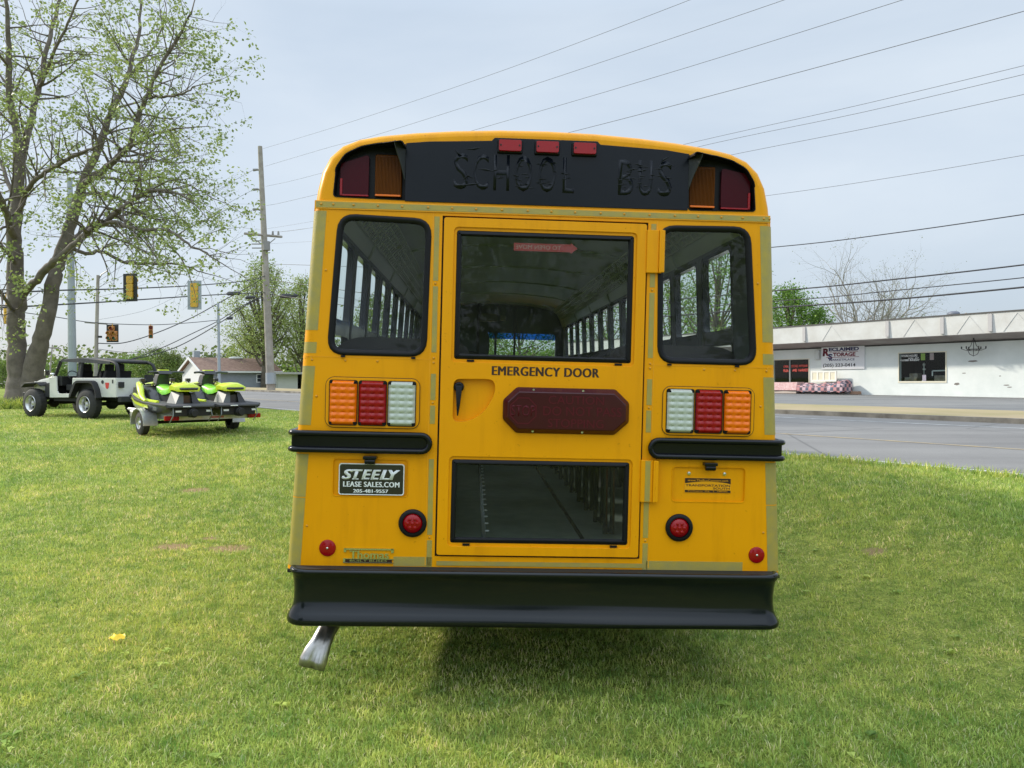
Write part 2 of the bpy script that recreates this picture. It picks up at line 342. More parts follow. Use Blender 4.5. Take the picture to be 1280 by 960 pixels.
def lawn_material():
    m = bpy.data.materials.new('lawn_soil_and_turf'); m.use_nodes = True; t = m.node_tree; n = t.nodes; p = n['Principled BSDF']
    g = n.new('ShaderNodeNewGeometry'); L = t.links.new
    def noise(sc, d=6):
        z = n.new('ShaderNodeTexNoise'); z.inputs['Scale'].default_value = sc; z.inputs['Detail'].default_value = d; z.inputs['Roughness'].default_value = .65; L(g.outputs['Position'], z.inputs['Vector']); return z
    a = noise(.5); b = noise(9); c = noise(55, 3)
    r1 = n.new('ShaderNodeValToRGB'); r1.color_ramp.elements[0].position = .36; r1.color_ramp.elements[0].color = (.21, .27, .06, 1); r1.color_ramp.elements[1].position = .66; r1.color_ramp.elements[1].color = (.34, .38, .10, 1); L(a.outputs[0], r1.inputs[0])
    r2 = n.new('ShaderNodeValToRGB'); r2.color_ramp.elements[0].position = .4; r2.color_ramp.elements[0].color = (.65, .7, .6, 1); r2.color_ramp.elements[1].position = .62; r2.color_ramp.elements[1].color = (1.2, 1.15, 1.1, 1); L(b.outputs[0], r2.inputs[0])
    x = n.new('ShaderNodeMixRGB'); x.blend_type = 'MULTIPLY'; x.inputs[0].default_value = 1; L(r1.outputs[0], x.inputs[1]); L(r2.outputs[0], x.inputs[2])
    r3 = n.new('ShaderNodeValToRGB'); r3.color_ramp.elements[0].position = .35; r3.color_ramp.elements[0].color = (.55, .6, .5, 1); r3.color_ramp.elements[1].position = .65; r3.color_ramp.elements[1].color = (1.35, 1.3, 1.2, 1); L(c.outputs[0], r3.inputs[0])
    y = n.new('ShaderNodeMixRGB'); y.blend_type = 'MULTIPLY'; y.inputs[0].default_value = 1; L(x.outputs[0], y.inputs[1]); L(r3.outputs[0], y.inputs[2])
    last = y
    for (q, rx, ry) in PATCHES:                            # bare straw-coloured spots in the turf
        d = n.new('ShaderNodeVectorMath'); d.operation = 'SUBTRACT'; L(g.outputs['Position'], d.inputs[0]); d.inputs[1].default_value = q
        s_ = n.new('ShaderNodeVectorMath'); s_.operation = 'MULTIPLY'; L(d.outputs[0], s_.inputs[0]); s_.inputs[1].default_value = (1/rx, 1/ry, 0)
        le = n.new('ShaderNodeVectorMath'); le.operation = 'LENGTH'; L(s_.outputs[0], le.inputs[0])
        ad = n.new('ShaderNodeMath'); ad.operation = 'ADD'; L(le.outputs['Value'], ad.inputs[0]); L(b.outputs[0], ad.inputs[1])
        q_ = n.new('ShaderNodeMapRange'); q_.inputs[1].default_value = 1.7; q_.inputs[2].default_value = 1.1; L(ad.outputs[0], q_.inputs[0])
        w = n.new('ShaderNodeMixRGB'); L(q_.outputs[0], w.inputs[0]); L(last.outputs[0], w.inputs[1]); w.inputs[2].default_value = (.33, .24, .12, 1); last = w
    L(last.outputs[0], p.inputs['Base Color']); p.inputs['Roughness'].default_value = .95; p.inputs['Specular IOR Level'].default_value = .1
    bu = n.new('ShaderNodeBump'); bu.inputs['Distance'].default_value = .05; bu.inputs['Strength'].default_value = .8; L(c.outputs[0], bu.inputs['Height']); L(bu.outputs[0], p.inputs['Normal'])
    return m
def terrain():
    xs = sorted(set([round(v, 3) for v in list(np.arange(-30, 30.01, .75)) + [s*30*1.18**k for k in range(1, 26) for s in (-1, 1)]]))
    ys = list(np.arange(-12, 40, .75)) + [40*1.12**k for k in range(0, 36)]; ys = [-900, -300, -100, -40, -20] + ys
    b = MB(); nx = len(xs)
    b.add([(x, y, ground(x, y)) for y in ys for x in xs], [(j*nx+i, j*nx+i+1, (j+1)*nx+i+1, (j+1)*nx+i) for j in range(len(ys)-1) for i in range(nx-1)])
    b.build('lawn', lawn_material(), smooth=180, recalc=False, kind='structure')
terrain()
def strip(name, n0, n1, z, m, s0=-60, s1=420, step=4, fn=None, thick=0):
    b = MB(); k = int((s1-s0)/step); rows = []
    for i in range(k+1):
        s_ = s0+i*step; r_ = []
        for n_ in (n0, n1):
            X = UR[0]*s_+NR[0]*n_; Y = UR[1]*s_+NR[1]*n_; r_.append((X, Y, (fn(X, Y) if fn else 0)+z))
        if thick: r_ = r_ + [(r_[1][0], r_[1][1], r_[1][2]-thick), (r_[0][0], r_[0][1], r_[0][2]-thick)]
        rows.append(r_)
    b.loft(rows, bool(thick), (bool(thick), bool(thick)))
    return b.build(name, m, smooth=0, recalc=True, kind='structure')
def asphalt(name, c1, c2, sc=.25, crack=True):
    m = bpy.data.materials.new(name); m.use_nodes = True; t = m.node_tree; n = t.nodes; p = n['Principled BSDF']; L = t.links.new
    g = n.new('ShaderNodeNewGeometry')
    z = n.new('ShaderNodeTexNoise'); z.inputs['Scale'].default_value = sc; z.inputs['Detail'].default_value = 8; z.inputs['Roughness'].default_value = .7; L(g.outputs['Position'], z.inputs[0])
    mpp = n.new('ShaderNodeMapping'); mpp.inputs['Rotation'].default_value = (0, 0, -R(127)); mpp.inputs['Scale'].default_value = (.05, 1.1, 1); L(g.outputs['Position'], mpp.inputs[0])
    zs = n.new('ShaderNodeTexNoise'); zs.inputs['Scale'].default_value = 1; zs.inputs['Detail'].default_value = 4; L(mpp.outputs[0], zs.inputs[0])   # wheel paths along the road
    ad = n.new('ShaderNodeMath'); ad.operation = 'ADD'; L(z.outputs[0], ad.inputs[0]); L(zs.outputs[0], ad.inputs[1])
    hf = n.new('ShaderNodeMath'); hf.operation = 'MULTIPLY'; hf.inputs[1].default_value = .5; L(ad.outputs[0], hf.inputs[0])
    r_ = n.new('ShaderNodeValToRGB'); r_.color_ramp.elements[0].position = .38; r_.color_ramp.elements[0].color = (*c1, 1); r_.color_ramp.elements[1].position = .62; r_.color_ramp.elements[1].color = (*c2, 1); L(hf.outputs[0], r_.inputs[0])
    z2 = n.new('ShaderNodeTexNoise'); z2.inputs['Scale'].default_value = 60; z2.inputs['Detail'].default_value = 2; L(g.outputs['Position'], z2.inputs[0])
    r2 = n.new('ShaderNodeValToRGB'); r2.color_ramp.elements[0].color = (.75, .75, .75, 1); r2.color_ramp.elements[1].color = (1.25, 1.25, 1.25, 1); L(z2.outputs[0], r2.inputs[0])
    x = n.new('ShaderNodeMixRGB'); x.blend_type = 'MULTIPLY'; x.inputs[0].default_value = 1; L(r_.outputs[0], x.inputs[1]); L(r2.outputs[0], x.inputs[2]); last = x
    if crack:
        v = n.new('ShaderNodeTexVoronoi'); v.feature = 'DISTANCE_TO_EDGE'; v.inputs['Scale'].default_value = .16; L(g.outputs['Position'], v.inputs['Vector'])
        q = n.new('ShaderNodeMapRange'); q.inputs[1].default_value = .0; q.inputs[2].default_value = .006; q.inputs[3].default_value = .55; q.inputs[4].default_value = 0; L(v.outputs[0], q.inputs[0])
        w = n.new('ShaderNodeMixRGB'); L(q.outputs[0], w.inputs[0]); L(x.outputs[0], w.inputs[1]); w.inputs[2].default_value = (.04, .04, .04, 1); last = w
    L(last.outputs[0], p.inputs['Base Color']); p.inputs['Roughness'].default_value = .9
    b = n.new('ShaderNodeBump'); b.inputs['Strength'].default_value = .4; b.inputs['Distance'].default_value = .01; L(z2.outputs[0], b.inputs['Height']); L(b.outputs[0], p.inputs['Normal'])
    return m
M['asphalt'] = asphalt('worn_asphalt', (.15, .142, .136), (.212, .203, .192))
M['lot'] = asphalt('parking_asphalt', (.13, .13, .13), (.20, .195, .185), .4)
M['concrete'] = mat('kerb_concrete', (.26, .235, .195), .9, 0, (.12, .105, .085), 1.4, .3, 30)
M['verge'] = mat('dry_verge', (.37, .285, .17), .95, 0, (.27, .23, .10), .35, .5, 12, detail=8)
M['line_white'] = mat('road_paint_white', (.52, .52, .50), .7, 0, (.27, .27, .27), 5)
M['line_yellow'] = mat('road_paint_yellow', (.45, .33, .15), .7, 0, (.26, .22, .17), 4)
strip('road', 10.0, 21.4, .512, M['asphalt'])
strip('road_line_white', 19.45, 19.6, .517, M['line_white'])
strip('road_line_yellow', 13.75, 13.87, .517, M['line_yellow'])
strip('road_edge_line', 10.22, 10.32, .517, M['line_white'])
strip('kerb', 21.4, 21.62, .64, M['concrete'], thick=.2)
strip('verge', 21.62, 27.0, .625, M['verge'], thick=.1, step=4)
def lot():
    b = MB(); N_ = [26.2+1.4*i for i in range(20)]; rows = []
    for k in range(34):
        s_ = -50+3*k; rows.append([(UR[0]*s_+NR[0]*n_, UR[1]*s_+NR[1]*n_, max(.5, .5+.15*ss(26, 40, n_))+.035) for n_ in N_])
    b.loft(rows, False, (False, False)); b.build('parking_lot', M['lot'], kind='structure')
lot()

# ------------------------------------------------------------------ grass (nobody could count the blades)
def add_rnd(me, vals, domain='POINT'):
    a = me.attributes.new('rnd', 'FLOAT', domain); a.data.foreach_set('value', np.asarray(vals, dtype=np.float32))
def mesh_np(name, V, F4=None, F3=None, mats=None):
    me = bpy.data.meshes.new(name); n4 = 0 if F4 is None else len(F4); n3 = 0 if F3 is None else len(F3)
    me.vertices.add(len(V)); me.vertices.foreach_set('co', V.astype(np.float32).ravel())
    loops = []
    if n4: loops.append(F4.ravel())
    if n3: loops.append(F3.ravel())
    loops = np.concatenate(loops).astype(np.int32); me.loops.add(len(loops)); me.loops.foreach_set('vertex_index', loops)
    me.polygons.add(n4+n3); st = np.concatenate([np.arange(n4)*4, n4*4+np.arange(n3)*3]).astype(np.int32)
    me.polygons.foreach_set('loop_start', st); me.update(calc_edges=True)
    for m in mats or []: me.materials.append(m)
    return me
def blades(X, Y, h, w, rnd, name, m, **kw):
    n = len(X); Z = ground_np(X, Y); az = RNG.uniform(0, 2*PI, n); lean = RNG.uniform(.15, 1.25, n); la = RNG.uniform(0, 2*PI, n)
    bx, by = np.cos(az)*w/2, np.sin(az)*w/2; lx, ly = np.cos(la)*lean*h, np.sin(la)*lean*h
    hz_ = h*np.sqrt(np.clip(1-lean**2*.55, .15, 1))
    V = np.empty((n, 5, 3)); zb = Z-.004
    V[:, 0] = np.stack([X-bx, Y-by, zb], 1); V[:, 1] = np.stack([X+bx, Y+by, zb], 1)
    V[:, 2] = np.stack([X+lx*.4+bx*.8, Y+ly*.4+by*.8, Z+hz_*.62], 1); V[:, 3] = np.stack([X+lx*.4-bx*.8, Y+ly*.4-by*.8, Z+hz_*.62], 1)
    V[:, 4] = np.stack([X+lx, Y+ly, Z+hz_], 1)
    k = np.arange(n)[:, None]*5
    me = mesh_np(name, V.reshape(-1, 3), k+np.array([[0, 1, 2, 3]]), k+np.array([[3, 2, 4]]), [m])
    add_rnd(me, np.repeat(rnd, 5)); o = bpy.data.objects.new(name, me); COL.objects.link(o); tag(o, **kw); return o
def grass():
    n = 760000
    u = RNG.random(n); a, b = 2.5**.4, 27**.4; Y = (a+u*(b-a))**(1/.4)
    X = RNG.uniform(-1, 1, n)*(Y*.70+.8)
    nn = NR[0]*X+NR[1]*Y
    wob = .12*np.sin(X*3.1+Y*1.7)+.08*np.sin(X*9+Y*5)
    keep = nn < 10.02+wob
    # tufts: move blades towards random centres
    wx, wy = X+.11*np.sin(Y*2.3+X)+.05*np.sin(X*7.7-Y*5), Y+.11*np.sin(X*2.9-Y*.7)+.05*np.sin(Y*8.3+X*3)
    cell = .13; cx, cy = np.floor((wx*.83+wy*.55)/cell), np.floor((wy*.83-wx*.55)/cell)
    hsh = np.modf(np.abs(np.sin(cx*127.1+cy*311.7)*43758.5453))[0]; hs2 = np.modf(np.abs(np.sin(cx*269.5+cy*183.3)*24634.63))[0]
    dens = .5+.5*np.sin(X*1.9+1.3*np.sin(Y*1.1))*np.sin(Y*1.6+1.7*np.sin(X*.8))
    for q, rx, ry in PATCHES:
        d = ((X-q.x)/rx)**2+((Y-q.y)/ry)**2; keep &= ~((d < 1.3) & (RNG.random(n) < .85*np.clip(1.5-d, 0, 1)))
    X, Y, hsh, dens = X[keep], Y[keep], hsh[keep], dens[keep]; n = len(X)
    sc = np.maximum(1, Y/5.5)**.8
    h = (.012+.022*RNG.random(n)**1.7+.014*hsh*RNG.random(n)+.008*dens)*np.minimum(sc, 1.5); w = (.0032+.0028*RNG.random(n))*sc
    rnd = np.clip(RNG.normal(.42+.12*(dens-.5), .19, n), 0, .86); dry = RNG.random(n) < .10+.16*np.clip(np.sin(X*2.3+2*np.sin(Y*.9))*np.sin(Y*2.7+1.5*np.sin(X*1.7))-.15, 0, 1)+.07*(dens < .25); rnd = np.where(dry, RNG.uniform(.85, 1, n), rnd)
    blades(X, Y, h, w, rnd, 'grass', M['grass'], kind='stuff')
    # coarse tufts at the road edge and round the tree foot
    m_ = 9000; s_ = RNG.uniform(-2, 24, m_); q = 10.0-np.abs(RNG.normal(0, .12, m_))
    X = UR[0]*s_+NR[0]*q; Y = UR[1]*s_+NR[1]*q
    blades(X, Y, .05+.09*RNG.random(m_), .009+.006*RNG.random(m_), np.clip(RNG.normal(.5, .2, m_), 0, 1), 'edge_grass', M['grass'], kind='stuff')
    m_ = 2600; a = RNG.uniform(0, 2*PI, m_); r_ = RNG.normal(1.05, .35, m_); tb = px(40, 505, 29.5)
    blades(tb.x+r_*np.cos(a), tb.y-.2+r_*.6*np.sin(a), .15+.4*RNG.random(m_), .02+.02*RNG.random(m_), np.clip(RNG.normal(.35, .2, m_), 0, .9), 'tall_grass', M['grass'], kind='stuff')
grass()

# ------------------------------------------------------------------ the school bus (x right, y forward, z up, origin under its rear face)
def hw(z): return 1.262 - (z-.66)*(1.262-1.168)/(2.47-.66)
ROOF = [(1.168, 2.47), (1.158, 2.56), (1.137, 2.655), (1.098, 2.735), (1.035, 2.795), (.95, 2.832), (.84, 2.855), (.66, 2.878), (.47, 2.895), (.24, 2.908)]
def body_outline(z0=.66):
    r = [(hw(z0), z0), (hw(1.2), 1.2), (hw(1.8), 1.8)] + ROOF
    return r + [(0, 2.912)] + [(-x, z) for x, z in reversed(r)]
BUSLEN = 9.35
def school_bus():
    bus = thing('school_bus', 'yellow school bus seen from behind, parked on the lawn with its emergency door shut', 'bus')
    bus.matrix_world = BUS_M
    O = body_outline(); loop = O                               # right bottom -> over the roof -> left bottom
    def inset(d0, d1):
        L_ = ring_off(loop, 0); out = []
        n = len(loop)
        for i in range(n):
            a = Vector(loop[max(i-1, 0)]); b_ = Vector(loop[min(i+1, n-1)]); t = (b_-a).normalized()
            d = d1 if loop[i][1] > 2.5 else d0 + (d1-d0)*ss(2.2, 2.6, loop[i][1])
            out.append((loop[i][0]-t.y*d, loop[i][1]+t.x*d))
        return out
    # rear face with openings for windows, door, lamp pockets, plate recesses
    W_L = rpoly([(-1.080, 1.742), (-1.038, 2.442), (-.578, 2.430), (-.590, 1.742)][::-1], .085)
    W_R = rpoly([(.590, 1.742), (1.100, 1.742), (1.047, 2.446), (.576, 2.438)], .085)
    DOOR = [(-.522, .735), (.522, .735), (.522, 2.452), (-.522, 2.452)]
    LP = rpoly([(-1.070, 2.525), (-.700, 2.520), (-.714, 2.798), (-.84, 2.796), (-.93, 2.782), (-1.01, 2.742), (-1.058, 2.672)][::-1], .02)
    RP = rpoly([(.722, 2.520), (1.074, 2.525), (1.062, 2.672), (1.016, 2.742), (.94, 2.782), (.85, 2.798), (.716, 2.800)], .02)
    PL = rrect(-1.040, -.664, 1.032, 1.221, .02); PR = rrect(.680, 1.060, 1.033, 1.212, .02)
    holes = [W_L, W_R, DOOR, LP, RP, PL, PR]
    inner = inset(.045, .046)
    b = MB(); b.plate(inner, holes, 0, .035)
    # rounded edge between the rear face and the sides and roof
    rings = []
    for k in range(7):
        t = PI/2*k/6; c0 = 1-math.sin(t)
        r_ = inset(.045*c0, .046*c0); yy = lambda z: (.045 + (.085-.045)*ss(2.2, 2.6, z))*(1-math.cos(t))
        rings.append([(x, yy(z), z) for x, z in r_])
    b.loft(rings, False, (False, False))
    # roof, from the rounded edge forward
    top = [p for p in O if p[1] >= 2.47]
    ys = [.08, .1, .6, 2, 4, 6, 8, 9.0, 9.2, BUSLEN]
    b.loft([[(x*(1 if y < 9.1 else .985), y + (0 if z > 2.5 else 0), z-(0 if y < 9.1 else .02)) for x, z in top] for y in ys], False, (False, False))
    # recess floors
    b.plate(rrect(-1.045, -.66, 1.027, 1.226, .02), (), .009, .012); b.plate(rrect(.675, 1.065, 1.028, 1.217, .02), (), .009, .012)
    b.build('body', M['yellow'], bus, bevel=.0035, smooth=40)
    # side walls with their window openings
    for s in (-1, 1):
        b = MB(); wins = []
        for k in range(12):
            y0 = .52+.7*k + .03; wins.append(rrect(y0, y0+.60, 1.66, 2.452, .05, 4))
        fn = lambda a, d, z, s=s: (s*(hw(z)-d), a, z)
        outer = [(.04, .66), (2.0, .66)] + ([(2.05, .66)]) + [(2.15+.56*(1-math.cos(PI*k/10)), .66+.42*math.sin(PI*k/10)) for k in range(0, 11)] + [(BUSLEN, .66), (BUSLEN, 2.50), (.04, 2.50)]
        outer = [(.04, .66)] + [(2.70-.58*math.cos(PI*k/12), .66+.45*math.sin(PI*k/12)) for k in range(13)] + [(BUSLEN, .66), (BUSLEN, 2.505), (.04, 2.505)]
        b.plate(outer, wins, 0, .026, fn); b.build('side_wall', M['yellow'], bus, smooth=30)
        b = MB(); b.plate([(.05, .76), (BUSLEN-.1, .76), (BUSLEN-.1, 2.505), (.05, 2.505)], [rrect(.52+.7*k+.025, .52+.7*k+.635, 1.655, 2.457, .05, 4) for k in range(12)], .030, .036, fn)
        b.build('wall_lining', M['inner'], bus, smooth=30)
        for z_ in (.95, 1.08, 1.31, 1.55):                     # rub rails along the side
            if z_ != 1.31:
                r_ = MB(); r_.loft([[(s*(hw(z_)+.002), y, z_-.03), (s*(hw(z_)+.022), y, z_-.02), (s*(hw(z_)+.022), y, z_+.02), (s*(hw(z_)+.002), y, z_+.03)] for y in (.35 if z_ > 1.2 else 3.4, BUSLEN-.1)]); r_.build('rub_rail', M['black'], bus)
        for k in range(12):
            y0 = .52+.7*k + .03; w = MB(); fr = fn
            w.plate(rrect(y0-.004, y0+.604, 1.656, 2.456, .05, 4), [rrect(y0+.025, y0+.575, 1.965, 2.43, .04, 4), rrect(y0+.025, y0+.575, 1.69, 1.87, .03, 4)], -.006, .037, fn)
            fo = w.build('side_window', M['black'], bus, smooth=30)
            g = MB(); g.plate(rrect(y0+.02, y0+.58, 1.68, 2.435, .04, 3), (), .010, .010, fn); g.build('pane', M['glass_side'], fo, smooth=0)
    # header panel and the ghost of painted-over letters
    b = MB(); hp = [(-.712, 2.516), (.721, 2.520), (.721, 2.806), (.60, 2.822), (.265, 2.836), (.25, 2.852), (-.27, 2.850), (-.285, 2.834), (-.6, 2.818), (-.712, 2.806)]
    b.plate(hp, (), -.006, .002); hd = b.build('header_panel', M['header'], bus, bevel=.002)
    # painted-over raised lettering: black on black
    for ch, x0, w_ in zip('SCHOOLBUS', (-.475, -.375, -.275, -.165, -.045, .078, .360, .462, .562), (.075, .075, .08, .085, .085, .055, .075, .07, .07)):
        wordart(ch, x0, x0+w_, 2.585, 2.765, -.0055, 'overpainted_letter', M['header'], hd, bold=.004, fat=.003, extrude=.00033 if ch in 'SCH' and x0 < 0 else .00042)
    for k in range(64):                                        # wrinkles of the film over the letters
        cx = random.choice([-.25, -.145, -.10, -.03, .02, .09, .375, .42, .475, .515, .58, .61])+random.uniform(-.02, .02); cz = 2.60+.15*random.random()
        r_ = MB(); L_ = random.uniform(.010, .022); a = random.uniform(-.15, .15)
        r_.tube([(cx-L_, -.0055, cz-L_*a), (cx, -.0075, cz+.002), (cx+L_, -.0055, cz+L_*a)], [.0008, .0026, .0008], 6); r_.build('film_wrinkle', M['header'], hd)
    for q in (((-.47, 2.79), (-.455, 2.768), (-.43, 2.752)), ((-.33, 2.80), (-.37, 2.79), (-.42, 2.785)), ((-.35, 2.69), (-.31, 2.688), (-.27, 2.68)), ((-.43, 2.63), (-.40, 2.655), (-.37, 2.64)), ((-.43, 2.605), (-.38, 2.612), (-.34, 2.618)), ((.62, 2.79), (.585, 2.77), (.575, 2.75))):
        r_ = MB(); r_.tube([(q[0][0], -.005, q[0][1]), (q[1][0], -.008, q[1][1]), (q[2][0], -.005, q[2][1])], [.001, .005, .001], 8); r_.build('film_wrinkle', M['header'], hd)
    # clearance lamps
    b = MB()
    for x in (-.1925, -.005, .183):
        b = MB(); b.box(x-.064, x+.064, -.022, -.004, 2.772, 2.840); ml = b.build('clearance_lamp', M['rubber'], bus, bevel=.006)
        b = MB(); b.plate(rrect(x-.056, x+.056, 2.779, 2.833, .008), (), -.038, -.018); b.build('lens', M['red_lens'], ml, bevel=.006)
        for dx in (-.047, .047): c = MB(); c.cyl((x+dx, -.036, 2.806), (x+dx, -.041, 2.806), .0045, n=8); c.build('screw', M['dark'], ml)
    # warning lamp pockets with hoods
    for s, P_, am, rd in ((-1, LP, (-.868, -.732, 2.540, 2.755), (-1.040, -.898, 2.540, 2.70)), (1, RP, (.734, .870, 2.540, 2.756), (.900, 1.052, 2.541, 2.72))):
        b = MB(); cc = (sum(p[0] for p in P_)/len(P_), sum(p[1] for p in P_)/len(P_))
        sh = lambda p, f: (cc[0]+(p[0]-cc[0])*f, cc[1]+(p[1]-cc[1])*f)
        b.loft([[(x, -.004, z) for x, z in P_], [(sh(p, .975)[0], -.005, sh(p, .975)[1]) for p in P_], [(sh(p, .96)[0], .05, sh(p, .96)[1]) for p in P_]], True, (False, True)); pk = b.build('warning_lamp_pocket', M['rubber'], bus)
        b = MB(); b.loft([[(am[0], y, am[2]), (am[1], y, am[2]), (am[1], y, am[3]), (am[0], y, am[3])] for y in (.048, .030)]); fr = b.build('amber_warning_lamp', M['dark_amber'], bus, bevel=.008)
        b = MB()
        for k in range(18): x = am[0]+.008+(am[1]-am[0]-.016)*k/17; b.tube([(x, .029, am[2]+.012), (x, .027, am[3]-.012)], .0028, 6)
        b.build('lens_rib', M['dark_amber'], fr)
        b = MB(); b.box(am[0]+.004, am[1]-.004, .018, .034, am[2]+.002, am[2]+.012); b.build('lens_edge', M['amber_lens'], fr, bevel=.002)
        b = MB(); rp = [(rd[0], rd[2]), (rd[1], rd[2]), (rd[1], rd[3]+(.05 if s < 0 else 0)), (rd[0], rd[3]+(.03 if s > 0 else 0))] ; rp = rpoly(rp, .02)
        b.plate(rp, (), .026, .048); fr2 = b.build('red_warning_lamp', M['deep_red'], bus, bevel=.006)
        xe = (rd[0], rd[0]+.012) if s < 0 else (rd[1]-.012, rd[1])
        b = MB(); b.box(xe[0], xe[1], .019, .034, rd[2], rd[2]+.085); b.box(rd[0], rd[1], .021, .034, rd[2]-.002, rd[2]+.007); b.build('lens_edge', M['red_lens'], fr2, bevel=.002)
        # hood: standing lip along the top and the outer side, a deeper flap at the inner side
        arc = [p for p in P_ if p[1] > 2.60]; arc.sort(key=lambda p: math.atan2(p[1]-2.60, s*(p[0]-cc[0])))
        b = MB(); ro = []
        for (x, z) in arc:
            inner_side = abs(x) < .74
            d = .115*ss(2.58, 2.79, z) if inner_side else (.012+.05*ss(.95, .74, abs(x)))*ss(2.60, 2.72, z)
            dx, dz = cc[0]-x, cc[1]-z; l = math.hypot(dx, dz); dx, dz = dx/l, dz/l
            ro.append([(x-dx*.003, .004, z-dz*.003), (x-dx*.002, -d-.003, z-dz*.002-.12*d), (x+dx*.003, -d-.003, z+dz*.003-.12*d), (x+dx*.004, .01, z+dz*.004)])
        b.loft(ro); hd_ = b.build('lamp_hood', M['rubber'], bus, smooth=50)
        xi = -.713 if s < 0 else .718; b = MB()
        b.loft([[(xi, -.002, z), (xi+s*.022*f, -.055*f-.002, z-.004*f), (xi+s*.046*f, -.088*f-.002, z-.008*f), (xi+s*.046*f+s*.003, -.088*f, z-.008*f), (xi+s*(.022*f+.004), -.053*f, z-.004*f), (xi+s*.004, .0, z)] for z, f in ((2.625, .04), (2.66, .22), (2.70, .45), (2.75, .8), (2.785, 1), (2.80, 1))])
        b.build('lamp_hood_flap', M['flap'], hd_, smooth=50)
    # retroreflective trim, seams, rivets
    b = MB(); b.plate([(-1.158, 2.464), (1.152, 2.470), (1.150, 2.508), (-1.158, 2.506)], (), -.006, .001); tb = b.build('trim_rail', M['yellow_edge'], bus, bevel=.002)
    b = MB(); b.plate([(-1.150, 2.471), (1.146, 2.476), (1.146, 2.502), (-1.150, 2.500)], (), -.0075, -.0055); b.build('reflective_tape', M['tape'], bus)
    def tape(x0, x1, z0, z1, y=-.0015, lean=0):
        b = MB(); b.plate([(x0+lean, z0), (x1+lean, z0), (x1, z1), (x0, z1)], (), y, y+.002); return b.build('reflective_tape', M['tape'], bus)
    for x0, x1 in ((-.562, -.537), (.537, .563)):
        for z0, z1 in ((.66, .82), (.84, 1.23), (1.40, 1.50), (1.52, 1.66), (1.76, 2.10), (2.12, 2.45)):
            if x0 > 0 and z0 == 1.40: z0 = 1.38
            tape(x0, x1, z0+.004, z1-.004)
    tape(-.728, -.535, .684, .731); tape(.556, 1.058, .680, .726); tape(-.512, .545, .690, .712, -.004)
    for s in (-1, 1):                                          # wide tape round the body corners
        for z0, z1 in ((.68, 1.02), (1.025, 1.24), (1.385, 1.68), (1.745, 1.80), (1.86, 2.455)):
            b = MB(); rows = []
            for z in np.linspace(z0, z1, 6):
                row = []
                for k in range(9):
                    u = k/8; xo = hw(z)
                    if u < .4: x, y = xo-.070+(u/.4)*.025, -.0012
                    else: t = (u-.4)/.6*PI*.36; x, y = xo-.045+(.0462)*math.sin(t), .045-.0462*math.cos(t)
                    row.append((s*x, y, z))
                rows.append(row)
            b.loft(rows, False, (False, False)); b.build('corner_tape', M['tape'], bus, smooth=80)
    b = MB(); b.ball((0, 0, 0), .0062, .0045, .0062, 8, 6); rv0 = [b.build('rivet', M['bolt'], bus, smooth=80)]
    def rivets(pts):
        for (x, z, *y) in pts:
            o = rv0.pop() if rv0 else rv[0].copy()
            if not o.users_collection: COL.objects.link(o)
            rv.append(o); o.location = (x, y[0] if y else -.001, z)
    rv = []
    rivets([(-1.125+.04*0+x, 2.487+.0017*(x), -.0085) for x in (.0, .06, .16, .28, .40, .53, .65, .77, .90, 1.03, 1.15, 1.27, 1.40, 1.52, 1.65, 1.78, 1.90, 2.02, 2.13, 2.24, 2.27)])
    for s in (-1, 1):
        rivets([(s*x, 1.712) for x in (1.155, .99, .83, .55)]); rivets([(s*x, .668) for x in (1.175, 1.0, .82, .545)])
        rivets([(s*(hw(z)-.088), z) for z in (.88, 1.53, 2.16)]); rivets([(s*.55, z) for z in (.83, 1.51, 1.735, 2.11)])
        b = MB(); b.plate([(s*.555, 1.7275), (s*(hw(1.73)-.02), 1.7275), (s*(hw(1.73)-.02), 1.7305), (s*.555, 1.7305)][::s], (), -.0018, .001); b.build('panel_seam', M['yellow_edge'], bus)
        b = MB(); b.loft([[(s*(hw(1.73)-.05), -.002, z), (s*(hw(1.73)-.012), .010, z), (s*(hw(1.73)+.003), .045, z), (s*(hw(1.73)+.003), .12, z)] for z in (1.719, 1.726, 1.733)], False, (False, False)); b.build('panel_seam', M['yellow_edge'], bus, smooth=80)
        b = MB(); b.plate([(s*.5665, .69), (s*.5705, .69), (s*.5705, 2.46), (s*.5665, 2.46)][::s], (), -.0016, .001); b.build('panel_seam', M['yellow_edge'], bus)
    # rear side windows: black gasket and glass
    for P_, nm in ((W_L, 'left'), (W_R, 'right')):
        cc = (sum(p[0] for p in P_)/len(P_), sum(p[1] for p in P_)/len(P_))
        lo = ring_off(P_, -.004); li = ring_off(P_, .026)
        b = MB(); n = len(P_)
        prof = [(-.006, .008), (-.003, -.005), (.008, -.008), (.020, -.004), (.026, .004), (.028, .014)]
        b.loft([[(x, y, z) for x, z in ring_off(P_, d)] for d, y in prof], True, (False, False))
        fo = b.build('rear_window', M['rubber'], bus, smooth=70)
        b = MB(); b.plate(ring_off(P_, .02), (), .008, .008); b.build('pane', M['glass_rear'], fo, smooth=0)
        b = MB()
        for dx in (-.18, .17): b = MB(); b.box(cc[0]+dx-.01, cc[0]+dx+.01, -.012, 0, 1.728, 1.738); b.build('gasket_clip', M['rubber'], fo)
    # inner black frame band seen behind the glass
    # emergency door
    D = MB(); D.box(-.524, .524, .004, .04, .733, 2.454)
    D = MB(); D.plate([(-.523, .734), (.523, .734), (.523, 2.453), (-.523, 2.453)], [rrect(-.497, .497, .76, 2.43, .01)], .012, .035); D.build('door_seal', M['seam'], bus)
    UW = rrect(-.448, .450, 1.734, 2.380, .012, 3); LW = rrect(-.446, .457, .806, 1.228, .012, 3)
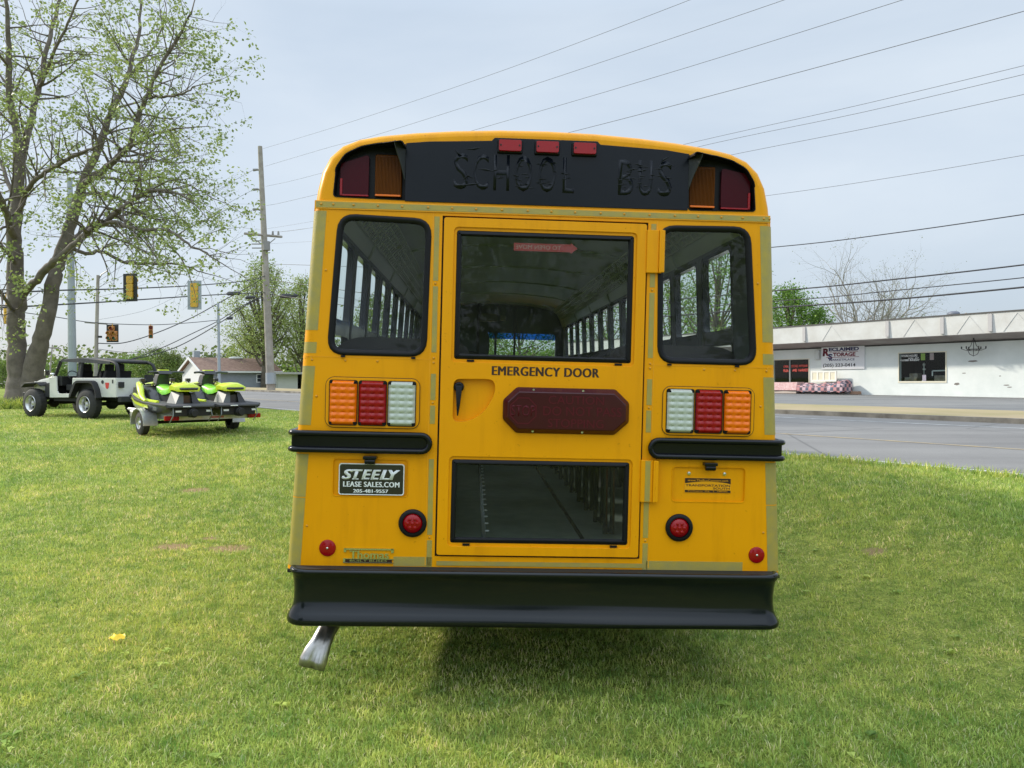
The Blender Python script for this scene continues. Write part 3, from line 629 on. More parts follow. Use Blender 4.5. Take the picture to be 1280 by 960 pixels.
    UWo = rrect(-.462, .464, 1.718, 2.396, .022, 3); LWo = rrect(-.460, .471, .790, 1.244, .022, 3)
    pocket = rpoly([(-.447, 1.415), (-.36, 1.423), (-.29, 1.47), (-.245, 1.545), (-.235, 1.60), (-.252, 1.637), (-.447, 1.633)], .035)
    b = MB(); dout = rrect(-.513, .513, .745, 2.442, .012, 3)
    b.plate(dout, [UWo, LWo, pocket], -.012, .03)
    b.plate(ring_off(UWo, -.006), [UW], -.002, .02); b.plate(ring_off(LWo, -.006), [LW], -.002, .02)   # stepped edge round each pane
    b.plate(ring_off(pocket, -.004), (), .022, .026)
    door = b.build('emergency_door', M['yellow'], bus, bevel=.0045, smooth=40)
    wordart('EMERGENCY DOOR', -.254, .286, 1.657, 1.703, -.0122, 'lettering', M['letter_dark'], door, bold=0, space=1.1, fat=.0028)
    for P_ in (UW, LW):
        b = MB(); b.loft([[(x, y, z) for x, z in ring_off(P_, d)] for d, y in ((-.004, .004), (.004, -.006), (.018, -.008), (.026, .004), (.026, .012))], True, (False, False)); fo = b.build('door_window', M['rubber'], door, smooth=60)
        b = MB(); b.plate(ring_off(P_, .018), (), .006, .006); b.build('pane', M['glass_rear'], fo, smooth=0)
        z0 = min(p[1] for p in P_); b = MB()
        for x in (-.365, .385): b = MB(); b.box(x-.018, x+.018, -.012, 0, z0-.012, z0-.002); b.build('gasket_clip', M['rubber'], fo)
    # latch handle
    b = MB(); b.lathe((-.420, .02, 1.593), (0, -1, 0), [(0, .0001), (0, .026), (.026, .026), (.032, .020), (.032, .0001)], 24)
    b.loft([[(-.420-w, y, z), (-.420+w+o, y, z), (-.420+w+o, y-.012, z), (-.420-w, y-.012, z)] for z, w, o, y in ((1.60, .017, 0, -.004), (1.55, .013, 0, -.010), (1.50, .010, -.002, -.014), (1.448, .006, -.006, -.014))])
    b.build('door_handle', M['black'], door, bevel=.003)
    # red school-bus stop lamp with its faint words
    P_ = rpoly([(-.196, 1.437), (-.128, 1.369), (.372, 1.369), (.444, 1.434), (.444, 1.532), (.372, 1.600), (-.128, 1.600), (-.196, 1.534)], .012)
    b = MB(); cc = (.124, 1.485); sc_ = lambda p, d: (p[0]-math.copysign(min(d, abs(p[0]-cc[0])), p[0]-cc[0]), p[1]-math.copysign(min(d, abs(p[1]-cc[1])), p[1]-cc[1]))
    b.loft([[(p[0], -.012, p[1]) for p in P_], [(p[0], -.020, p[1]) for p in P_], [(q[0], -.050, q[1]) for q in ring_off(P_, .022)], [(q[0], -.052, q[1]) for q in ring_off(P_, .026)]])
    st = b.build('stop_lamp_sign', M['dark_red'], door, smooth=25)
    y = -.0521
    wordart('STOP', -.155, -.035, 1.455, 1.510, y, 'lettering', M['dark_red_letter'], st, bold=.004, extrude=.0004)
    o_ = [(-.095+.072*math.cos(PI/8+PI/4*k), 1.483+.072*math.sin(PI/8+PI/4*k)) for k in range(8)]
    b = MB(); b.plate(o_, [ring_off(o_, .006)], y-.0004, y+.0002); b.build('octagon_outline', M['dark_red_letter'], st)
    wordart('CAUTION', .03, .31, 1.520, 1.562, y, 'lettering', M['dark_red_letter'], st, extrude=.0004)
    wordart('DO NOT PASS', .005, .40, 1.462, 1.508, y, 'lettering', M['dark_red_letter'], st, extrude=.0004)
    wordart('STOPPING', .03, .31, 1.403, 1.446, y, 'lettering', M['dark_red_letter'], st, extrude=.0004)
    b = MB()
    for x, z in ((-.045, 1.588), (.205, 1.588), (-.045, 1.380), (.205, 1.380)): b = MB(); b.cyl((x, -.03, z), (x, -.040, z), .006, n=8); b.build('screw', M['chrome'], st)
    # hinges
    for z0, z1 in ((2.195, 2.412), (1.030, 1.244)):
        b = MB(); b.box(.513, .575, -.022, -.001, z0, z1); b.box(.575, .592, -.034, -.002, z0, z1); b.cyl((.592, -.026, z0+.002), (.592, -.026, z1-.002), .012, n=14)
        hg = b.build('hinge', M['yellow'], bus, bevel=.003)
    tape(.535, .561, 1.034, 1.24, -.0235)
    # combination lamps: three lenses on a plate
    def lens(cx, w, z0, z1, m, par, name):
        nx_, nz_ = 19, 43; b = MB(); x0, x1 = cx-w/2, cx+w/2; V = []
        for j in range(nz_):
            for i in range(nx_):
                u, v = i/(nx_-1), j/(nz_-1); x = x0+(x1-x0)*u; z = z0+(z1-z0)*v
                e = min(1, min(u, 1-u)*14, min(v, 1-v)*22)
                bump = abs(math.sin(u*3*PI))*abs(math.sin(v*7*PI))
                V.append((x, -.012-.014*e-.009*bump*e, z))
        Fq = [(j*nx_+i, j*nx_+i+1, (j+1)*nx_+i+1, (j+1)*nx_+i) for j in range(nz_-1) for i in range(nx_-1)]
        # notched corners for the screws
        cut = lambda p: (min(abs(p[0]-x0), abs(p[0]-x1)) < .016 and min(abs(p[2]-z0), abs(p[2]-z1)) < .016)
        Fq = [f for f in Fq if not all(cut(V[k]) for k in f)]
        b.add(V, Fq); b.build(name, m, par, smooth=60, recalc=False)
        s_ = MB()
        for x in (x0+.010, x1-.010):
            for z in (z0+.010, z1-.010): s_ = MB(); s_.cyl((x, -.008, z), (x, -.020, z), .009, .007, 10); s_.build('screw', M['rubber'], par)
        r_ = MB(); r_.plate(rrect(x0-.003, x1+.003, z0-.003, z1+.003, .012), (), -.013, -.006); r_.build('housing', M['rubber'], par, bevel=.002)
    for xs_, z0, z1, names in (((-1.082, -.616, 1.378, 1.628), 1.391, 1.612, ('amber', 'red', 'clear')), ((.620, 1.093, 1.375, 1.622), 1.388, 1.608, ('clear', 'red', 'amber'))):
        cl = MB(); cl.plate(rrect(xs_[0], xs_[1], xs_[2], xs_[3], .04), (), -.007, .001); c_ = cl.build('lamp_cluster', M['yellow'], bus, bevel=.003)
        b = MB(); b.tube([(x, -.0045, z) for x, z in rrect(xs_[0], xs_[1], xs_[2], xs_[3], .04)]+[(xs_[1], -.0045, xs_[3]-.04)], .0025, 6); b.build('outline_gasket', M['seam'], c_)
        w = (xs_[1]-xs_[0]-.03)/3
        for k, nm in enumerate(names): lens(xs_[0]+.015+w*(k+.5), w-.010, z0, z1, M[nm+'_lens'], c_, nm+'_lens')
    # black rub rails wrapping the rear corners
    for s in (-1, 1):
        x_in = .60; zc = 1.306; rr = .041
        b = MB(); P_ = []
        def path(z): return [(s*(x_in+.0), -.028, z), (s*.9, -.028, z), (s*1.20, -.028, z), (s*1.232, -.022, z), (s*1.250, .0, z), (s*1.252, .04, z), (s*1.252, .35, z), (s*1.252, 2.0, z)]
        for sg in (1, -1): b.tube([(s*(x_in+.0), -.026, zc+sg*rr)] + path(zc+sg*rr)[1:], .0145, 12)
        b.tube([(s*(x_in-rr*math.sin(t)), -.026, zc+rr*math.cos(t)) for t in np.linspace(-.1, PI+.1, 12)], .0145, 12)
        rings = []
        for p in path(zc): rings.append([(p[0], p[1]+.012 if abs(p[0]) < s*s*1.25 else p[1], zc-rr), (p[0]*(1 if abs(p[0]) < 1.25 else .99), p[1]+.012, zc+rr), (p[0]*.985, p[1]+.04, zc+rr), (p[0]*.985, p[1]+.04, zc-rr)])
        b.loft([[(s*x_, y_, zc-rr), (s*x_, y_, zc+rr), (s*x2, y2, zc+rr), (s*x2, y2, zc-rr)] for x_, y_, x2, y2 in ((.565, -.014, .565, -.001), (.62, -.014, .62, -.001), (1.2, -.014, 1.18, -.001), (1.245, -.006, 1.2, .02), (1.258, .04, 1.22, .05), (1.258, 2, 1.22, 2))])
        b.build('rear_rub_rail', M['black'], bus, smooth=60)
        b = MB(); xl = s*.853 if s < 0 else .868
        b.box(xl-.034, xl+.034, -.045, -.002, 1.222, 1.238); b.tube([(xl-.026, -.028, 1.212), (xl+.026, -.028, 1.212)], .015, 12); b.build('plate_lamp', M['black'], bus, bevel=.003)
    # licence recess lips
    for x0, x1, z0, z1 in ((-1.040, -.664, 1.032, 1.221), (.680, 1.060, 1.033, 1.212)):
        b = MB(); lp = rrect(x0, x1, z0, z1, .02); b.tube([(x, -.0005, z) for x, z in lp]+[(lp[0][0], -.0005, lp[0][1])], .003, 6); b.build('recess_lip', M['yellow'], bus)
    # dealer plate
    b = MB(); b.plate(rrect(-1.009, -.683, 1.040, 1.198, .012), (), -.006, -.002); pl = b.build('number_plate', M['white'], bus, bevel=.001)
    b = MB(); b.plate(rrect(-1.004, -.688, 1.045, 1.193, .010), (), -.0066, -.0058); b.build('plate_face', M['plate_black'], pl)
    b = MB(); b.tube([(x, -.006, z) for x, z in rrect(-1.007, -.685, 1.042, 1.196, .011)]+[(-.685, -.006, 1.185)], .0022, 6); b.build('border', M['white'], pl)
    zz = -.0068; ax = -.992
    for ch, w_ in zip('STEELY', (.052, .052, .048, .048, .046, .056)):
        wordart(ch, ax, ax+w_*.98, 1.118, 1.168, zz, 'lettering', M['white'], pl, bold=.02, fat=.0028, shear=.28); 
        if ch in 'TEL': 
            b = MB(); b.box(ax+w_*.02, ax+w_*.62, zz-.001, zz, 1.118, 1.1225); b.build('serif', M['white'], pl)
        ax += w_-.003
    wordart('LEASE SALES.COM', -.985, -.707, 1.081, 1.107, zz, 'lettering', M['white'], pl, bold=0, fat=.0014, space=1.1); wordart('205-481-9557', -.935, -.762, 1.052, 1.069, zz, 'lettering', M['white'], pl, bold=0, fat=.001)
    # dealer sticker
    b = MB(); b.plate([(.746, 1.079), (.990, 1.079), (.988, 1.156), (.747, 1.156)], (), .006, .0085); sk = b.build('sticker', M['yellow_edge'], bus)
    b = MB(); b.plate([(.749, 1.128)]+[(.749+.238*t, 1.128+.010*math.sin(PI*t)) for t in np.linspace(.1, .9, 7)]+[(.987, 1.126), (.986, 1.154), (.749, 1.154)], (), .005, .0064); b.build('sticker_band', M['letter_dark'], sk)
    b = MB(); b.plate([(.749, 1.081), (.987, 1.081), (.987, 1.093), (.749, 1.093)], (), .005, .0064); b.build('sticker_band', M['letter_dark'], sk)
    wordart('www.TheBusConnect.com', .762, .972, 1.138, 1.149, .0048, 'lettering', M['yellow_edge'], sk, extrude=.0003); wordart('TRANSPORTATION', .752, .984, 1.1115, 1.123, .0058, 'lettering', M['letter_dark'], sk, bold=.02, extrude=.0003)
    wordart('SOUTH', .895, .982, 1.097, 1.108, .0058, 'lettering', M['letter_dark'], sk, bold=.02, extrude=.0003); wordart('Pelham, AL  |  800-000-0000'[:10]+'  |  (800)', .765, .97, 1.0835, 1.0905, .0048, 'lettering', M['yellow_edge'], sk, extrude=.0003)
    b = MB()
    for x in (.768, .953): b.lathe((x, .009, 1.178), (0, -1, 0), [(0, .009), (.006, .009), (.008, .0001)], 10)
    b.build('plate_screw', M['chrome'], bus)
    # round lamps and reflectors
    for x, z in ((-.636, .902), (.722, .900)):
        b = MB(); b.lathe((x, .002, z), (0, -1, 0), [(0, .070), (.010, .071), (.018, .066), (.018, .052), (.008, .049)], 36); rl = b.build('round_tail_lamp', M['rubber'], bus, smooth=60)
        b = MB(); b.lathe((x, .002, z), (0, -1, 0), [(.008, .049), (.014, .046), (.019, .034), (.020, .033), (.020, .0001)], 36); b.build('lens', M['red_lens'], rl, smooth=50)
        b = MB()
        for k in range(6): b.ball((x+.024*math.cos(k*PI/3), -.017, z+.024*math.sin(k*PI/3)), .009, .005, .009, 10, 6)
        b.ball((x, -.017, z), .009, .005, .009, 10, 6); b.build('led', M['red_lens'], rl)
    for x, z in ((-1.058, .770), (1.130, .764)):
        b = MB(); b.lathe((x, .001, z), (0, -1, 0), [(0, .042), (.006, .041), (.009, .036), (.010, .0001)], 32); rf = b.build('reflector', M['red_lens'], bus)
        b = MB(); b.ball((x, -.009, z), .0065, .004, .0065); b.build('screw', M['chrome'], rf)
    # maker's badge
    b = MB(); b.box(-.972, -.728, -.007, -.001, .763, .771); b.box(-.976, -.964, -.007, -.001, .752, .771); b.box(-.740, -.727, -.007, -.001, .750, .771)
    b.box(-.976, -.728, -.007, -.001, .717, .720); b.box(-.976, -.728, -.007, -.001, .698, .701); b.box(-.978, -.968, -.0068, -.001, .698, .720)
    bd = b.build('badge', M['chrome'], bus); b = MB(); b.plate([(-.972, .701), (-.735, .701), (-.735, .717), (-.972, .717)], (), -.005, -.001); b.build('badge_band', M['letter_dark'], bd)
    wordart('Thomas', -.945, -.752, .721, .760, -.006, 'lettering', M['chrome'], bd, bold=0, fat=.0016, extrude=.003); wordart('BUILT BUSES', -.945, -.76, .704, .714, -.005, 'lettering', M['chrome'], bd, extrude=.001)
    # bumper: one pressed beam with rolled lips that turns round both corners
    prof = [(.682, -.01), (.684, .0), (.680, .014), (.668, .018), (.656, .013), (.645, .004), (.62, -.002), (.57, -.006), (.53, -.006), (.498, -.002), (.480, .004), (.462, .013), (.445, .022), (.430, .027), (.416, .025), (.408, .016), (.408, .0)]
    def plan(o):                                              # plan outline of the beam, pushed out by o
        X, r_, F_ = 1.222, .075, -.082; P_ = [(-(X+o), 1.6), (-(X+o), F_+r_)]
        P_ += [(-(X-r_)-(r_+o)*math.cos(t), F_+r_-(r_+o)*math.sin(t)) for t in np.linspace(.2, PI/2, 7)]
        xs_ = list(np.linspace(-(X-r_), X-r_, 30))[1:-1]
        return P_ + [(x, F_-o) for x in xs_] + [(-x, y) for x, y in reversed(P_)]
    b = MB(); rings = []
    for z, o in prof:
        pts = plan(o); rings.append([(x, y+.0015*math.sin(x*5+z*9), z - (.004*math.sin(x*1.3) if .44 < z < .66 else 0)) for x, y in pts])
    b.loft(rings, False, (False, False)); bp = b.build('rear_bumper', M['bumper'], bus, smooth=80)
    sm = bp.modifiers.new('thick', 'SOLIDIFY'); sm.thickness = .006; sm.offset = -1
    b = MB(); b.box(-1.21, 1.21, -.088, .0, .678, .681); b.build('bumper_top', M['dark'], bus)
    b = MB(); b.box(-1.255, 1.255, -.0005, .04, .645, .66); b.build('sill', M['seam'], bus)
    # exhaust: a pipe crushed into a two-lobed tip
    b = MB(); rings = []
    cs = [((-1.03, 1.1, .34), .052, .052, 0), ((-1.045, .45, .335), .052, .052, 0), ((-1.068, .25, .318), .050, .048, 0), ((-1.090, .17, .285), .052, .040, .1), ((-1.105, .135, .245), .056, .035, .35), ((-1.122, .115, .205), .066, .034, .6), ((-1.136, .10, .165), .072, .034, .75), ((-1.144, .092, .130), .068, .034, .8)]
    for i, (c_, a, h, pinch) in enumerate(cs):
        c_ = Vector(c_); t = (Vector(cs[min(i+1, 7)][0])-Vector(cs[max(i-1, 0)][0])).normalized(); u = Vector((1, 0, 0)); u = (u-t*u.dot(t)).normalized(); w = t.cross(u)
        ring = []
        for k in range(28):
            q = 2*PI*k/28; r_ = h*(1-pinch*.85*math.exp(-((math.cos(q))/.33)**2))
            ring.append(c_ + u*a*math.cos(q) + w*r_*math.sin(q))
        rings.append(ring)
    b.loft(rings, True, (True, False)); ex = b.build('exhaust_tip', M['steel'], bus, smooth=80)
    sm = ex.modifiers.new('thick', 'SOLIDIFY'); sm.thickness = .003; sm.offset = -1
    # underside, wheels, front
    b = MB(); b.box(-1.20, 1.20, .05, BUSLEN-.1, .70, .745)
    for x in (-.45, .45): b.box(x-.04, x+.04, .1, 11.2, .50, .69)
    for y in (.6, 1.5, 3.6, 5, 6.5, 8): b.box(-1.1, 1.1, y, y+.08, .62, .70)
    b.box(-.22, 1.08, .12, 1.95, .345, .72); b.box(-.6, .6, 4.2, 5.4, .45, .80); b.cyl((-1.0, 2.7, .48), (1.0, 2.7, .48), .075); b.ball((0, 2.7, .48), .22); b.cyl((-1.0, 9.9, .48), (1.0, 9.9, .48), .06); b.cyl((0, 2.7, .5), (0, 8.5, .62), .05)  # first box: underfloor tank, out of view, added to deepen the bus shadow
    b.cyl((-1.03, 1.0, .34), (-1.0, 5.5, .5), .05); b.build('chassis', M['dark'], bus)
    def wheel(x0, x1, y, nm='wheel'):
        s = 1 if x1 > 0 else -1; b = MB(); w = abs(x1-x0); xo = x0
        b.lathe((xo, y, .48), (s, 0, 0), [(0, .29), (.01, .40), (.03, .46), (.05, .478), (w-.05, .478), (w-.03, .46), (w-.01, .40), (w, .29)], 40); b.lathe((xo, y, .48), (s, 0, 0), [(w*.5, .29), (w*.5, .0001)], 40)
        t = b.build(nm, M['tyre'], bus); b = MB(); b.lathe((xo, y, .48), (s, 0, 0), [(w, .29), (w-.02, .27), (w-.10, .24), (w-.12, .12), (w-.02, .10), (w, .0001)], 32); b.build('rim', M['rim'], t)
    for s in (-1, 1): wheel(s*.66, s*.90, 2.70); wheel(s*.94, s*1.18, 2.70); wheel(s*.90, s*1.16, 9.9)
    b = MB(); hs = [(9.3, 1.12, 1.62), (9.6, 1.10, 1.62), (10.4, 1.05, 1.52), (10.85, .98, 1.40), (11.0, .90, 1.25)]
    b.loft([[(-w, y, .70), (-w, y, t-.15), (-w+.15, y, t), (w-.15, y, t), (w, y, t-.15), (w, y, .70)] for y, w, t in hs]); hood = b.build('hood', M['yellow'], bus, bevel=.03, smooth=60)
    b = MB(); b.plate(rrect(-.5, .5, .8, 1.2, .05), (), 10.99, 11.02); b.build('grille', M['black'], bus)
    for x in (-.72, .72): b = MB(); b.lathe((x, 10.98, 1.0), (0, 1, 0), [(0, .1), (.03, .09), (.04, .0001)]); b.build('headlight', M['clear_lens'], bus)
    b = MB(); b.box(-1.15, 1.15, 11.05, 11.2, .45, .72); b.build('front_bumper', M['black'], bus, bevel=.02)
    # front wall with windscreen
    b = MB(); fo = [(1.20, .95), (1.165, 2.47), (1.10, 2.72), (.95, 2.82), (.0, 2.90), (-.95, 2.82), (-1.10, 2.72), (-1.165, 2.47), (-1.20, .95)]
    b.plate(fo, [rrect(-1.02, -.02, 1.93, 2.36, .05), rrect(.02, 1.02, 1.93, 2.36, .05)], BUSLEN-.1, BUSLEN); b.build('front_wall', M['inner'], bus)
    b = MB(); b.plate(rrect(-1.05, 1.05, 1.9, 2.39, .05), (), BUSLEN-.06, BUSLEN-.055); ws = b.build('windscreen', M['glass_clear'], bus)
    b = MB(); b.plate([(-1.02, 2.255), (1.02, 2.255), (1.02, 2.36), (-1.02, 2.36)], (), BUSLEN-.07, BUSLEN-.066); b.build('tint_band', M['glass_blue'], ws)
    b = MB(); b.plate([(1.255, .66), (1.24, .96), (-1.24, .96), (-1.255, .66)], (), BUSLEN-.02, BUSLEN); b.build('front_skirt', M['yellow'], bus)
    # ---- interior
    b = MB(); b.box(-1.20, 1.20, .036, BUSLEN-.12, .748, .765); b.build('floor', M['floor'], bus)
    b = MB()
    for x in (-.27, .27): b.box(x-.012, x+.012, .06, 8.6, .766, .772)
    al = b.build('aisle_strip', M['chrome'], bus)
    b = MB()
    for k in range(28): b.ball((-.25, .25+.22*k, .773), .012, .012, .005, 8, 6)
    b.build('strip_stud', M['white'], al)
    b = MB(); ins = [(1.136, 2.47), (1.12, 2.50), (1.08, 2.60), (1.03, 2.70), (.95, 2.755), (.80, 2.79), (.5, 2.82), (.24, 2.835), (0, 2.84)]; full = ins+[(-x, z) for x, z in reversed(ins[:-1])]
    b.loft([[(x, y, z) for x, z in full] for y in (.05, 2.4, 4.8, 7.2, BUSLEN-.1)], False, (False, False))
    b.build('ceiling', M['ceiling'], bus, smooth=60)
    b = MB()
    for k in range(7): b.tube([(x*.995, .35+1.4*k, z-.004) for x, z in full], .012, 6)
    b.build('roof_bow', M['ceiling'], bus)
    for s in (-1, 1):                                           # window light reflected in the coves, modelled as pale lattice panels
        for k in range(9):
            b = MB(); y0 = .6+.92*k
            P0, P1 = Vector((s*1.075, 0, 2.585)), Vector((s*.93, 0, 2.735))
            for t in np.linspace(0, 1, 5): q = P0.lerp(P1, t); b.box(q.x-.006, q.x+.006, y0, y0+.84, q.z-.02, q.z-.008)
            for t in np.linspace(0, 1, 9): b.tube([(P0.x, y0+.84*t, P0.z-.012), (P1.x, y0+.84*t, P1.z-.012)], .006, 4)
            b.build('cove_reflection', M['pale_reflection'], bus)
    # bench seats, two rows
    def seat():
        sx0, sx1 = .36, 1.12
        b = MB(); b.loft([[(sx0, .02, 1.17), (sx0, .42, 1.17), (sx0, .44, 1.27), (sx0, .02, 1.26)], [(sx1, .02, 1.17), (sx1, .42, 1.17), (sx1, .44, 1.27), (sx1, .02, 1.26)]])
        root = b.build('bench_seat', M['vinyl'], bus, bevel=.03, seg=3)
        b = MB(); out = rpoly([(sx0, 1.22), (sx1, 1.22), (sx1, 1.78), (sx1-.08, 1.845), (sx0+.10, 1.845), (sx0, 1.76)], .09)
        b.plate(out, (), -.06, .05, lambda x, y, z: (x, y-.10*(z-1.4), z)); b.build('backrest', M['vinyl'], root, bevel=.03, seg=3)
        b = MB()
        for x in (sx0+.06, sx0+.10): b.tube([(x, .06, 1.18), (x, .03, .77)], .014, 8); b.tube([(x, .36, 1.18), (x, .39, .77)], .014, 8)
        b.tube([(sx0+.08, .03, .79), (sx0+.08, .39, .79)], .012, 8); b.build('seat_leg', M['black'], root)
        return root
    s0 = seat(); first = True
    for side in (1, -1):
        for k in range(11):
            o = s0 if first else copy_tree(s0, bus); first = False
            o.location = (0 if side > 0 else -1.48, .42+.76*k, 0)
    # driver's barrier, dash box and signs at the front
    b = MB(); b.box(-1.1, -.30, 8.75, 8.80, .766, 2.02); b.build('driver_barrier', M['vinyl'], bus, bevel=.02)
    b = MB(); b.box(-.32, -.28, 8.7, 8.74, .766, 2.80); b.box(.30, .335, 9.12, 9.15, .766, 2.80); b.build('stanchion', M['dark'], bus)
    b = MB(); b.plate(rpoly([(-1.1, 1.93), (-.12, 1.93), (-.10, 2.2), (-.2, 2.6), (-1.1, 2.6)], .1), (), 8.9, 9.0); b.build('driver_partition', M['inner'], bus)
    b = MB(); b.box(-.28, .0, 8.5, 8.62, 2.50, 2.62); b.box(.05, .14, 8.5, 8.6, 2.52, 2.60); b.build('heater_box', mat('dull_olive', (.10, .10, .07), .6), bus, bevel=.01)
    b = MB(); b.box(-1.1, 1.1, 8.9, 9.2, 1.5, 1.90); b.build('dashboard', M['dark'], bus, bevel=.05)
    b = MB(); b.plate([(-.16, 2.290), (.13, 2.290), (.13, 2.282), (.165, 2.310), (.13, 2.338), (.13, 2.330), (-.16, 2.330)], (), .013, .015); ar = b.build('arrow_decal', M['sign_red'], bus)
    wordart('TO OPEN MOVE', -.15, .08, 2.300, 2.321, .0128, 'lettering', mat('faded_white', (.35, .22, .2), .6), ar, extrude=.0003, mirror=True)
    return bus
M['pale_reflection'] = mat('pale_reflection_paint', (.45, .47, .42), .5)  # tone of the window light reflected in the bus coves
school_bus()

# ------------------------------------------------------------------ trees
M['bark'] = mat('grey_bark', (.10, .083, .066), .9, 0, (.18, .15, .125), 3, .9, 14, detail=8)
M['bark_dark'] = mat('dark_bark', (.07, .058, .045), .9, 0, (.13, .11, .085), 2, .6, 10)
M['bark_pale'] = mat('pale_bark', (.20, .185, .16), .9, 0, (.30, .28, .25), 2, .4, 10)
def leafmat(n, a, b, c, trans=.35): return attr_color_mat(n, [(0, a), (.5, b), (1, c)], .5, trans=trans, nsc=.35, big=((.85, .9, .85), (1.1, 1.08, 1.0)))
M['leaf_young'] = leafmat('young_leaves', (.15, .19, .055), (.29, .36, .11), (.46, .51, .20))
M['leaf_mid'] = leafmat('spring_leaves', (.07, .12, .022), (.14, .21, .04), (.26, .33, .08))
M['leaf_green'] = leafmat('fresh_green_leaves', (.06, .13, .02), (.13, .24, .035), (.24, .36, .07))
M['leaf_olive'] = leafmat('olive_leaves', (.08, .11, .03), (.16, .20, .06), (.28, .31, .12))
M['leaf_dark'] = leafmat('dark_leaves', (.03, .055, .02), (.055, .09, .03), (.10, .14, .05))
M['bud'] = leafmat('pale_buds', (.20, .20, .13), (.28, .29, .18), (.38, .40, .25))
def leaf_mesh(P, size, m, parent, name='crown', flat=.0):
    """each leaf a small folded diamond"""
    P = np.asarray(P); n = len(P); s_ = size*(.6+.8*RNG.random(n))
    a = RNG.normal(size=(n, 3)); a[:, 2] *= .7; a /= np.linalg.norm(a, axis=1)[:, None]
    b = RNG.normal(size=(n, 3)); b -= a*(a*b).sum(1)[:, None]; b /= np.linalg.norm(b, axis=1)[:, None]; c = np.cross(a, b)
    V = np.empty((n, 4, 3)); V[:, 0] = P; V[:, 1] = P+a*(s_*.5)[:, None]+b*(s_*.30)[:, None]+c*(s_*.06)[:, None]; V[:, 2] = P+a*s_[:, None]; V[:, 3] = P+a*(s_*.5)[:, None]-b*(s_*.30)[:, None]+c*(s_*.06)[:, None]
    me = mesh_np(name, V.reshape(-1, 3), np.arange(n)[:, None]*4+np.arange(4)[None], None, [m]); add_rnd(me, np.repeat(np.clip(RNG.normal(.5, .22, n), 0, 1), 4))
    o = bpy.data.objects.new(name, me); COL.objects.link(o); o.parent = parent; return o
def smoothpath(P, n=6):
    P = [Vector(p) for p in P]; out = []
    for i in range(len(P)-1):
        p0, p1, p2, p3 = P[max(i-1, 0)], P[i], P[i+1], P[min(i+2, len(P)-1)]
        for k in range(n):
            t = k/n; out.append(.5*((2*p1)+(p2-p0)*t+(2*p0-5*p1+4*p2-p3)*t*t+(3*p1-p0-3*p2+p3)*t**3))
    return out+[P[-1]]
def rv(s): return Vector((random.gauss(0, s), random.gauss(0, s), random.gauss(0, s)))
class Grow:
    def __init__(g): g.w = MB(); g.tips = []
    def branch(g, p, d, L, r, lvl, up=.25, droop=0, dens=1.0):
        n = max(3, int(L/.35)); P = [p]; q = p.copy(); d = d.normalized(); st = L/n; kids = []
        for i in range(n):
            d = (d + rv(.13) + Vector((0, 0, (up if lvl < 2 else up*.4)-droop)) * st*.5).normalized(); q = q + d*st; P.append(q.copy()); kids.append((i+1, q.copy(), d.copy()))
        rad = [r*(1-.8*i/n) for i in range(n+1)]; g.w.tube(P, rad, 6 if r > .04 else (4 if r > .012 else 3), caps=False)
        if lvl >= 3 or L < .55:
            for i, q_, d_ in kids: g.tips.append((q_, L))
            return
        nk = max(2, int(L*(1.9 if lvl == 1 else 2.6)*dens))
        for k in range(nk):
            f = .25+.75*(k+random.random()*.8)/nk; i = min(n-1, int(f*n)); _, q_, d_ = kids[i]
            side = d_.cross(rv(1)).normalized(); nd = (d_*random.uniform(.5, .9) + side*random.uniform(.6, 1.0)).normalized()
            g.branch(q_, nd, L*random.uniform(.32, .58)*(1.15-.5*f), rad[i]*random.uniform(.42, .62), lvl+1, up, droop, dens)
        g.tips.append((P[-1], L))
def leaves_at(tips, per, spread, keep=1.0):
    out = []
    for q, L in tips:
        if random.random() > keep: continue
        c = np.array(q); k = max(1, int(random.gauss(per, per*.4)))
        out.append(c+RNG.normal(0, spread, (k, 3)))
    return np.concatenate(out)

